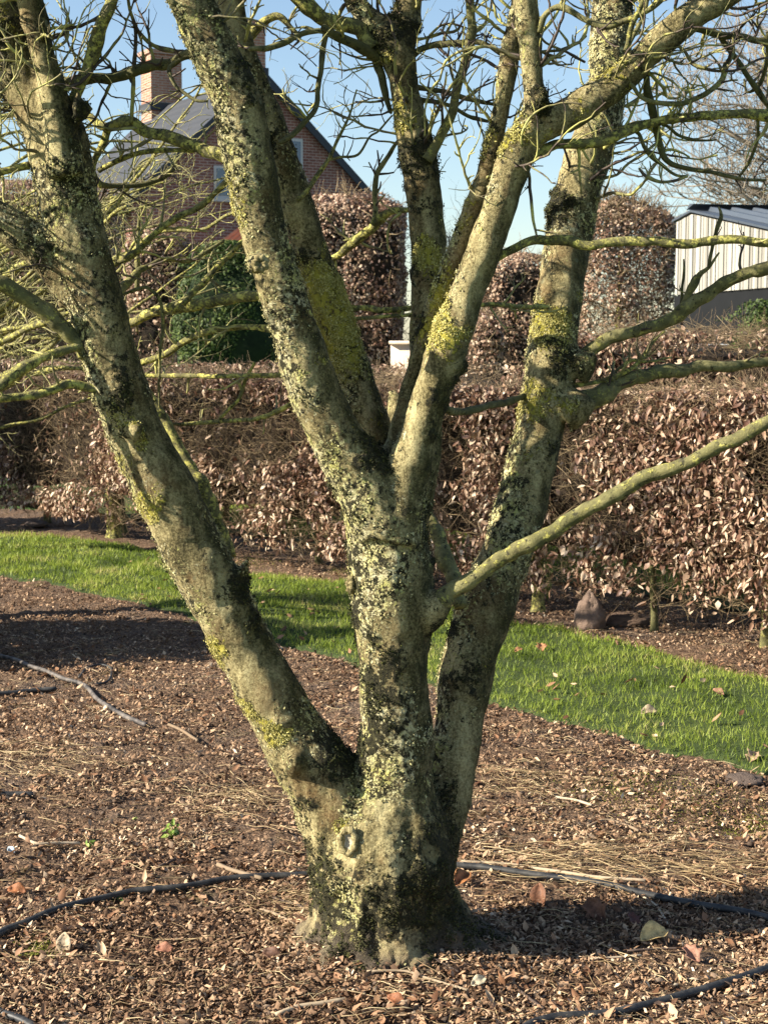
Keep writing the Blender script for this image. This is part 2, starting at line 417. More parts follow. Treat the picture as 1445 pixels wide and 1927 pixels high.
litter('bark_mulch', 26000, 3.7, 4.7, .006, .02, CHIP, 'bark chips heaped round the foot of the trunk', .9, lambda x, y: np.hypot(x - TRUNK.x, y - TRUNK.y - .1) < .55, 1.0)
DEADL = rnd_mat('dead_leaf_litter', [(0, (.10, .045, .022)), (.4, (.27, .14, .075)), (.75, (.42, .25, .15)), (1, (.62, .46, .30))], .7, .12, 50)
leaf_v = np.array([[0, 0, 0], [-.26, .38, .10], [0, .42, -.02], [.26, .36, .12], [-.18, .74, .16], [0, .78, .08], [.18, .74, .2], [0.03, 1.08, .22]])
leaf_f = [[0, 2, 1], [0, 3, 2], [1, 2, 4], [2, 5, 4], [2, 3, 6], [2, 6, 5], [4, 5, 7], [5, 6, 7]]
def leaves(name, pos, zax, sz, mat, label=None, cat=None, parent=None, rv=None, tv=None, smooth=True):
    n = len(pos); R = frames(zax, RNG.random(n) * 6.28)
    tv = leaf_v if tv is None else tv
    s3 = np.stack([sz * RNG.uniform(.75, 1.15, n), sz, sz * RNG.uniform(-1.2, 1.6, n)], 1)
    V, Fc = scatter(tv, leaf_f, pos, R, s3)
    rv = RNG.random(n) if rv is None else rv
    o = np_mesh(name, V, Fc, mat, parent, rnd=np.repeat(rv, len(tv)), smooth=smooth)
    return tag(o, label, cat, kind='stuff')
n = 5200
y = 3.35 + 5.5 * RNG.random(n) ** 1.7; x = RNG.uniform(-1, 1, n) * (y * .262 + .12); g_, _, _ = grass_mask(x, y); k = ~g_ & (RNG.random(n) < np.clip((fbm(np.stack([x, y, x * 0], 1), 2.6, 2, 55) - .32) * 3.5, .1, 1))
x, y = x[k], y[k]; n = len(x)
leaves('leaf_litter', np.stack([x, y, gh(x, y) + .012], 1), np.stack([RNG.normal(0, .5, n), RNG.normal(0, .5, n), np.ones(n)], 1), RNG.uniform(.018, .042, n), DEADL, 'small crumpled brown leaves strewn through the mulch', 'leaf litter')
n = 110
x = RNG.uniform(-1.8, 1.9, 900); y = RNG.uniform(5.4, 11, 900); g_, _, _ = grass_mask(x, y); x, y = x[g_][:n], y[g_][:n]; n = len(x)
leaves('leaf_litter', np.stack([x, y, gh(x, y) + .04], 1), np.stack([RNG.normal(0, .5, n), RNG.normal(0, .5, n), np.ones(n)], 1), RNG.uniform(.03, .055, n), DEADL, 'few small tan leaves caught in the lawn grass', 'leaf litter')
# straw and thin stalks
STRAW = rnd_mat('dry_straw', [(0, (.20, .13, .07)), (.5, (.42, .31, .17)), (1, (.62, .51, .31))], .6)
tb = Tubes()
def straw_at(x, y, L, r, a=None, lift=.012):
    a = random.uniform(0, math.pi * 2) if a is None else a
    b = a + random.uniform(-.7, .7); pts = []
    cx_, cy_ = x, y
    for i in range(5):
        aa = a + (b - a) * i / 4; pts.append((cx_, cy_, ghs(cx_, cy_) + lift + random.uniform(0, .012))); cx_ += math.cos(aa) * L / 4; cy_ += math.sin(aa) * L / 4
    tb.add(pts, [r, r, r, r, r * .6], 3)
def in_grass(x, y): return bool(grass_mask(np.array([x]), np.array([y]))[0][0])
for i in range(1500):
    y = 3.4 + 5 * random.random() ** 1.6; x = random.uniform(-1, 1) * (y * .262 + .1)
    if in_grass(x, y): continue
    straw_at(x, y, random.uniform(.04, .16), random.uniform(.0006, .0014), None if random.random() < .4 else random.gauss(0, .5))
for i in range(260):
    px = random.gauss(1130, 170); py = random.gauss(1628, 26) + (px - 1130) * .05; q = G0(px, py)
    straw_at(q.x, q.y, random.uniform(.08, .25), random.uniform(.0006, .0013), random.gauss(0, .5), .016)
for (cx_, cy_) in ((430, 1510), (60, 1440), (960, 1480), (560, 1720)):
    for i in range(130):
        q = G0(random.gauss(cx_, 55), random.gauss(cy_, 20)); straw_at(q.x, q.y, random.uniform(.06, .18), random.uniform(.0006, .0012), random.gauss(0, .8))
tag(tb.build('dry_grass', STRAW), 'pale dry grass stalks matted over the mulch, thickest right of the trunk', 'dry grass', kind='stuff')
# soil clods
n = 1500
y = 3.4 + 6.5 * RNG.random(n) ** 1.5; x = RNG.uniform(-1, 1, n) * (y * .262 + .1); g_, _, _ = grass_mask(x, y); x, y = x[~g_], y[~g_]; n = len(x)
ico = []; 
import bmesh
bm = bmesh.new(); bmesh.ops.create_icosphere(bm, subdivisions=1, radius=1); bm.verts.ensure_lookup_table()
iv = np.array([v.co[:] for v in bm.verts]); ifc = np.array([[v.index for v in f.verts] for f in bm.faces]); bm.free()
iv = iv * RNG.uniform(.7, 1.2, (len(iv), 1))
CLOD = rnd_mat('soil_clod', [(0, (.05, .034, .025)), (1, (.17, .125, .095))], .95, 0, 90)
R = frames(RNG.normal(0, 1, (n, 3)), RNG.random(n) * 6.28); s = RNG.uniform(.003, .014, n)
V, Fc = scatter(iv, ifc, np.stack([x, y, gh(x, y) + .006], 1), R, np.stack([s, s * .8, s * .7], 1))
tag(np_mesh('soil_clods', V, Fc, CLOD, rnd=np.repeat(RNG.random(n), len(iv))), 'small grey brown soil clods lying on the mulch bed', 'soil', kind='stuff')

# ------------------------------------------------------------------ the big magnolia
tree = empty('magnolia_tree', (TRUNK.x, TRUNK.y + .12, 0))
tag(tree, 'large multi stemmed bare tree with lichened bark, in the mulch nearest the camera', 'tree')
D0 = TRUNK.y + .16
stems = [
 # trunk centre
 ([(727, 1850, 285), (725, 1790, 292), (724, 1730, 276), (724, 1660, 262), (726, 1590, 262), (735, 1530, 215), (742, 1470, 165), (746, 1400, 140), (744, 1300, 132), (741, 1200, 138), (738, 1100, 152), (727, 1000, 152), (716, 930, 150), (706, 880, 110)], 0, -.02),
 # left stem
 ([(690, 1640, 190), (650, 1540, 178), (610, 1470, 150), (560, 1400, 126), (505, 1300, 118), (452, 1200, 114), (400, 1100, 114), (350, 1000, 116), (300, 900, 112), (252, 800, 108), (215, 700, 106), (190, 600, 107), (160, 500, 112), (136, 400, 112), (118, 300, 112), (86, 220, 104), (35, 120, 96), (-10, 10, 88), (-60, -110, 78), (-100, -260, 66), (-150, -420, 50)], 0, -.05),
 # its right fork
 ([(128, 330, 70), (112, 230, 58), (94, 150, 50), (76, 80, 46), (57, 0, 41), (40, -90, 37), (30, -220, 32), (40, -380, 24)], -.1, -.15),
 # its low left limb
 ([(150, 560, 80), (110, 500, 76), (60, 455, 72), (0, 412, 66), (-90, 350, 60), (-200, 290, 52), (-300, 200, 40)], -.02, -.1),
 # left front stem off the fork
 ([(728, 990, 140), (700, 930, 126), (662, 870, 114), (622, 800, 104), (580, 700, 98), (546, 600, 94), (515, 500, 90), (488, 400, 93), (469, 300, 93), (449, 200, 92), (408, 108, 88), (361, 0, 82), (322, -90, 76), (270, -230, 62), (210, -400, 44)], -.05, -.22),
 # behind it
 ([(735, 960, 60), (716, 880, 66), (698, 810, 76), (668, 715, 74), (646, 640, 70), (614, 555, 67), (590, 495, 65), (562, 400, 64), (531, 310, 62), (506, 235, 58), (480, 160, 52), (454, 85, 48), (437, 20, 46), (422, -60, 42), (410, -200, 34), (420, -380, 24)], .17, .14),
 # right fork stem
 ([(738, 1010, 120), (752, 950, 96), (768, 890, 84), (793, 800, 76), (825, 700, 74), (860, 602, 69), (884, 540, 66), (905, 490, 65), (936, 400, 63), (968, 305, 62), (996, 248, 66), (1035, 228, 62), (1078, 207, 58), (1161, 156, 56), (1230, 88, 54), (1296, 33, 54), (1375, -18, 50), (1480, -90, 44), (1600, -190, 34)], -.06, -.24),
 # upright prong
 ([(988, 262, 56), (1003, 215, 50), (1003, 165, 42), (998, 110, 38), (996, 60, 40), (988, 0, 44), (975, -80, 38), (960, -220, 30)], -.17, -.2),
 # thin stem alongside
 ([(728, 905, 40), (738, 850, 34), (756, 770, 32), (778, 700, 33), (797, 640, 34), (822, 560, 37), (853, 495, 35), (882, 410, 33), (906, 350, 37), (921, 300, 42), (945, 200, 38), (960, 100, 33), (973, 20, 30), (985, -70, 27), (1000, -220, 20)], -.02, -.08),
 # straight middle stem at the back
 ([(760, 1020, 70), (785, 950, 64), (797, 860, 62), (800, 740, 60), (801, 600, 60), (804, 500, 60), (804, 450, 66), (798, 350, 68), (790, 300, 66), (777, 250, 62), (766, 200, 58), (757, 150, 58), (746, 100, 62), (730, 70, 54), (700, 40, 44), (664, -5, 40), (625, -70, 35), (590, -200, 26)], .1, .22),
 ([(748, 110, 54), (757, 70, 52), (768, 20, 50), (776, -50, 46), (790, -180, 36), (800, -330, 24)], .2, .22),
 # broken stub
 ([(762, 860, 42), (757, 800, 40), (748, 762, 38), (742, 742, 30)], .03, .06),
 # right rear stem
 ([(775, 1680, 150), (800, 1590, 130), (835, 1500, 100), (856, 1400, 92), (872, 1300, 98), (897, 1200, 102), (930, 1100, 106), (966, 1000, 100), (994, 900, 92), (1017, 800, 94), (1035, 700, 96), (1046, 600, 90), (1060, 500, 88), (1077, 400, 88), (1106, 300, 84), (1134, 200, 78), (1146, 100, 76), (1152, 0, 74), (1160, -100, 68), (1185, -240, 54), (1190, -400, 36)], .06, .88),
]
rt = Tubes()
stem_pts = []
for rows, a, b in stems:
    s4 = spline(trace(rows, D0 + a, D0 + b), .02)
    # gentle organic wobble
    s4[:, 3] *= 1 + (vn(s4[:, :3], 9, 3) - .5) * .10
    stem_pts.append(s4); rt.add(s4[:, :3], s4[:, 3], 20)
# buttresses at the foot
for ang, ln, rr in ((195, .24, .085), (228, .25, .09), (262, .25, .09), (298, .26, .09), (330, .27, .09), (0, .28, .09), (30, .27, .08), (165, .24, .08), (90, .25, .08), (130, .25, .08)):
    a = math.radians(ang + random.uniform(-8, 8)); c0 = P(726, 1700, D0); pts = []
    for t in (0, .35, .7, 1.0, 1.25):
        pts.append((c0.x + math.cos(a) * ln * (.25 + .75 * t ** 1.5), D0 + math.sin(a) * ln * (.25 + .75 * t ** 1.5) * .85, .20 * (1 - t) ** 1.3 + .035 - t * .055 if t < 1 else .0 - (t - 1) * .12, rr * (1.15 - .6 * t)))
    s4 = spline(pts, .02); rt.add(s4[:, :3], s4[:, 3], 12)
# collars and knots where limbs leave or were cut
def collar(px, py, wd, d, dx, dy, dd=0.0, ln=30):
    a = P(px, py, d); b = P(px + dx * ln, py + dy * ln, d + dd)
    r = wd / 2 / F * d; s4 = spline([(*a, r * 1.25), (*((a + b) / 2), r * 1.05), (*b, r * .8)], .01); rt.add(s4[:, :3], s4[:, 3], 14)
collar(790, 1155, 62, D0 - .04, .8, -.5, -.02, 52)
collar(560, 1440, 52, D0 - .06, -.2, -.3, -.05, 30)
collar(655, 1580, 56, D0 - .09, -.4, 0, -.03, 14)
collar(255, 815, 46, D0 - .06, .1, -.2, -.045, 24)
collar(1085, 690, 60, D0 + .44, .7, -.4, -.02, 30)
collar(1070, 770, 70, D0 + .41, .8, -.2, -.02, 36)
collar(485, 495, 34, D0 - .22, 0, 0, -.05, 10)
collar(858, 690, 52, D0 - .10, .5, .2, 0, 10)
collar(446, 1078, 60, D0 - .02, .6, .5, 0, 7)
collar(148, 205, 52, D0 - .12, .3, 0, .0, 22)
collar(1015, 190, 44, D0 - .2, .3, .1, .0, 16)
raw = rt.build('trunk_raw', None)
md = raw.modifiers.new('r', 'REMESH'); md.mode = 'VOXEL'; md.voxel_size = .0062; md.use_smooth_shade = True
sm = raw.modifiers.new('s', 'SMOOTH'); sm.factor = .6; sm.iterations = 9
dg = bpy.context.evaluated_depsgraph_get(); ev = raw.evaluated_get(dg)
me = bpy.data.meshes.new_from_object(ev, depsgraph=dg)
bpy.data.objects.remove(raw)
nv = len(me.vertices); co = np.empty(nv * 3, np.float32); me.vertices.foreach_get('co', co); co = co.reshape(-1, 3).astype(float)
no = np.empty(nv * 3, np.float32); me.vertices.foreach_get('normal', no); no = no.reshape(-1, 3).astype(float)
print('trunk verts', nv)
# growth masks ---------------------------------------------------------------
def blobs(co, lst):
    r = np.zeros(len(co)); wobn = (fbm(co, 16, 3, 88) - .5) * 2.0
    for px, py, rad, dd, s in lst:
        c = np.array(P(px, py, D0 + dd)); rr = rad / F * D0
        d = np.linalg.norm((co - c) * [1, .45, 1], axis=1) / rr * .85 + wobn
        r = np.maximum(r, s * np.clip(1.35 - d, 0, 1))
    return r
foot = np.clip(1 - (co[:, 2] - .05) / .55, 0, 1)
left = np.clip(-no[:, 0] * .8 - no[:, 1] * .2, 0, 1)
# the centre trunk between foot and fork is the most overgrown
cen = np.exp(-((co[:, 0] - P(738, 1300, D0).x) / .15) ** 2) * (co[:, 2] < P(0, 900, D0).z)
big = fbm(co * [1, 1, .6], 7, 3, 21); mid = fbm(co, 26, 3, 22); big2 = fbm(co * [1, 1, .7], 9, 3, 41)
lw = np.exp(-((co[:, 0] - P(235, 640, D0).x) / .5) ** 2) * (co[:, 0] < P(330, 0, D0).x) * (co[:, 2] > .9)
lich = np.clip((big - .46) * 2.2 + left * .62 + cen * .26 - foot * .30 + .16, 0, 1)
lich = np.maximum(lich, blobs(co, [(1050, 640, 130, .4, .7), (1090, 420, 120, .55, .8), (110, 380, 140, -.05, .8), (700, 1400, 140, -.05, .9), (1150, 110, 110, .62, .7), (1130, 60, 90, .62, .8)]))
moss = np.clip((big2 - .56) * 3 + (mid - .5) * 1.6 + cen * .36 + foot * .58 + lw * .22 + left * .22 - .12, 0, .80)
MB = [(152, 225, 42, -.08, 1), (468, 1105, 36, -.03, 1), (630, 1432, 60, -.05, 1), (702, 868, 44, -.06, 1), (678, 960, 50, -.08, .9), (748, 70, 52, .2, 1), (795, 300, 52, .15, 1), (1056, 375, 46, .5, 1), (800, 985, 60, .0, .8), (1050, 690, 50, .4, .85),
      (478, 140, 48, -.1, .95), (165, 730, 44, -.05, .75), (105, 330, 60, -.1, .7), (185, 560, 46, -.1, .6), (835, 1190, 46, .0, .9), (905, 1150, 44, .0, .9), (960, 870, 30, .25, .7), (1070, 850, 60, .36, .7), (870, 1160, 30, .0, .9), (790, 1640, 110, -.1, .55), (840, 1560, 80, .0, .75), (790, 380, 40, .15, .6), (1020, 190, 30, -.2, .9), (820, 380, 30, .15, .7)]
moss = np.maximum(moss, blobs(co, MB) * .8)
YB = [(628, 560, 70, .14, .95), (640, 640, 66, .14, .95), (668, 735, 44, .14, 1), (700, 790, 30, .14, .7), (805, 490, 46, .12, .95), (770, 215, 44, .12, .8), (735, 110, 34, .12, .8), (1030, 600, 66, .4, .8), (1005, 760, 66, .33, .9), (1000, 850, 28, .3, 1), (800, 620, 60, -.04, .8), (830, 560, 34, -.06, .9), (1050, 660, 60, .38, .8), (640, 1555, 18, -.12, 1), (510, 1375, 26, -.08, .9), (950, 250, 60, -.15, .7), (1000, 260, 40, -.15, .8), (1160, 130, 60, -.1, .8), (1230, 80, 60, -.1, .7), (1060, 210, 40, -.1, .6), (250, 880, 50, -.06, .8), (235, 780, 40, -.06, .7), (285, 960, 40, -.06, .8), (440, 420, 60, -.1, .55), (455, 330, 50, -.1, .6), (20, 60, 60, 0, .6), (870, 400, 60, 0, .6), (860, 560, 40, 0, .5), (410, 1230, 46, -.05, .7), (455, 1330, 36, -.05, .8), (690, 1300, 40, -.06, .45)]
yel = np.clip(blobs(co, YB) * 1.1 + (fbm(co, 11, 2, 61) - .62) * 1.6, 0, 1) * (1 - .6 * foot)
alg_shade = np.clip((no[:, 0] * 1.15 + .25 * no[:, 1]) * 1.2 + .16 + (fbm(co, 4, 2, 71) - .5) * 1.2 + np.clip((co[:, 2] - 1.7) * .25, 0, .22), 0, 1) * .95  # rises on normals turned from the sun: algae plus painted stem shade
soil = np.clip(1 - (co[:, 2] - .03) / .12 + (fbm(co, 14, 3, 19) - .5) * 1.2, 0, 1)
for nm, arr in (('soil', soil), ('moss', moss), ('lich', lich), ('yel', yel), ('alg_shade', alg_shade)):
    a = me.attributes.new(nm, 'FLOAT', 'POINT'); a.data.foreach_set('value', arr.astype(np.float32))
# relief ---------------------------------------------------------------------
disp = (fbm(co, 9, 3, 2) - .5) * .020 + (fbm(co * [1, 1, .5], 45, 3, 3) - .5) * .006
disp += np.clip(moss - .35, 0, 1) * (.004 + .014 * fbm(co, 60, 2, 6)) + np.clip(lich - .5, 0, 1) * (fbm(co, 90, 2, 7) - .3) * .006
disp += foot * ((fbm(co * [1, 1, .35], 26, 3, 5) - .5) * .045 + (fbm(co, 70, 2, 15) - .5) * .012)
rings = np.exp(-((vn(co * [.2, .2, 1], 7, 9) - .5) / .03) ** 2) * .002
co2 = co + no * (disp + rings)[:, None]
me.vertices.foreach_set('co', co2.astype(np.float32).ravel()); me.update()
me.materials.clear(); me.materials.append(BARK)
me.polygons.foreach_set('use_smooth', np.ones(len(me.polygons), bool))
trunk = link(bpy.data.objects.new('trunk', me)); me.name = 'trunk'; trunk.parent = tree; me.transform(Matrix.Translation(-tree.location))

# moss tufts and lichen flakes on that surface
vis = (no[:, 1] < .45)
def pick(wt, n):
    wt = wt * vis; wt = wt / wt.sum(); return RNG.choice(nv, n, p=wt)
MOSS = rnd_mat('moss_tuft', [(0, (.012, .012, .006)), (.5, (.035, .036, .012)), (.85, (.09, .092, .022)), (1, (.18, .18, .04))], .9)
LICH = rnd_mat('crust_lichen', [(0, (.09, .08, .035)), (.3, (.27, .245, .115)), (.7, (.46, .43, .21)), (1, (.60, .56, .33))], .9)
YELL = rnd_mat('yellow_lichen', [(0, (.19, .17, .045)), (.5, (.38, .34, .10)), (1, (.58, .53, .20))], .85)
fine = fbm(co, 42, 2, 91)
idx = pick(np.clip(moss - .34, 0, 1) ** 1.2 * (fine > .5), 24000)
n = len(idx); zax = no[idx] + RNG.normal(0, .45, (n, 3)); s = RNG.uniform(.003, .009, n)
V, Fc = scatter(chip_v * [1, 1, 3.2], chip_f, co2[idx] + no[idx] * .001 + RNG.normal(0, .003, (n, 3)), frames(zax, RNG.random(n) * 6.28), s)
tag(np_mesh('moss', V, Fc, MOSS, tree, rnd=np.repeat(RNG.beta(2, 3, n), 5)), kind='stuff')
idx = pick(np.clip(lich - .45, 0, 1) ** 1.3 * (fine > .46) * (moss < .6), 24000)
n = len(idx); zax = no[idx] + RNG.normal(0, .38, (n, 3)); s = RNG.uniform(.003, .009, n)
V, Fc = scatter(chip_v * [1, 1, 1.6], chip_f, co2[idx] + RNG.normal(0, .003, (n, 3)), frames(zax, RNG.random(n) * 6.28), s)
tag(np_mesh('grey_lichen', V, Fc, LICH, tree, rnd=np.repeat(RNG.beta(2.4, 2, n), 5)), kind='stuff')
idx = pick(np.clip(yel - .42, 0, 1) ** 1.2 * (fbm(co, 50, 2, 95) > .45), 22000)
n = len(idx); zax = no[idx] + RNG.normal(0, .38, (n, 3)); s = RNG.uniform(.003, .008, n)
V, Fc = scatter(chip_v * [1, 1, 1.5], chip_f, co2[idx] + RNG.normal(0, .003, (n, 3)), frames(zax, RNG.random(n) * 6.28), s)
tag(np_mesh('yellow_lichen', V, Fc, YELL, tree, rnd=np.repeat(RNG.random(n), 5)), kind='stuff')

# pruning wound: an oval face inside a raised ring
m = M('wound_wood', .9); c = m.ramp(m.noise(30, 5, .7, m.mapped((6, 6, 1))), [(.3, (.20, .17, .12)), (.6, (.48, .43, .33)), (.8, (.60, .56, .45))]); m.color(c); m.bump(m.noise(150, 4), .8, .004); WOUND = m.m
def wound(px, py, rw, rh, d, nrm=(-.25, -1, .1)):
    c0 = P(px, py, d); nz = Vector(nrm).normalized(); xx = nz.cross(Vector((0, 0, 1))).normalized(); yy = xx.cross(nz)
    t = Tubes(); pts = []
    for i in range(21):
        a = i / 20 * math.tau; pts.append(c0 + xx * math.cos(a) * rw + yy * math.sin(a) * rh)
    t.add([p[:] for p in pts], [.009 + .003 * math.sin(i * 2.3) for i in range(21)], 8); t.build('bark_collar', BARK, tree)
    V = [c0[:]] + [(c0 + xx * math.cos(i / 20 * math.tau) * rw * k + yy * math.sin(i / 20 * math.tau) * rh * k + nz * (.004 if k > .8 else -.001))[:] for k in (.5, 1.0) for i in range(20)]
    fs3 = [[0, 1 + i, 1 + (i + 1) % 20] for i in range(20)]; fs4 = [[1 + i, 21 + i, 21 + (i + 1) % 20, 1 + (i + 1) % 20] for i in range(20)]
    o = np_mesh('pruning_scar', np.array(V), [np.array(fs4), np.array(fs3)], WOUND, tree, True)
# find the front surface depth at a pixel from the trunk mesh
def surf(px, py, rad=9):
    pr = co2 - np.array([0, 0, EYE]); fwd = pr[:, 1] * cp - pr[:, 2] * sp; upv = pr[:, 1] * sp + pr[:, 2] * cp
    sx = CX + F * pr[:, 0] / fwd; sy = CY - F * upv / fwd
    k = (np.abs(sx - px) < rad) & (np.abs(sy - py) < rad)
    if not k.any(): return D0
    return float(np.quantile(co2[k, 1], .12))
wound(655, 1583, .019, .030, surf(655, 1583) - .007)
wound(490, 496, .012, .013, surf(490, 496) - .003, (.1, -1, 0))
wound(660, 1100, .007, .016, surf(660, 1100) - .003, (-.9, -.6, 0))

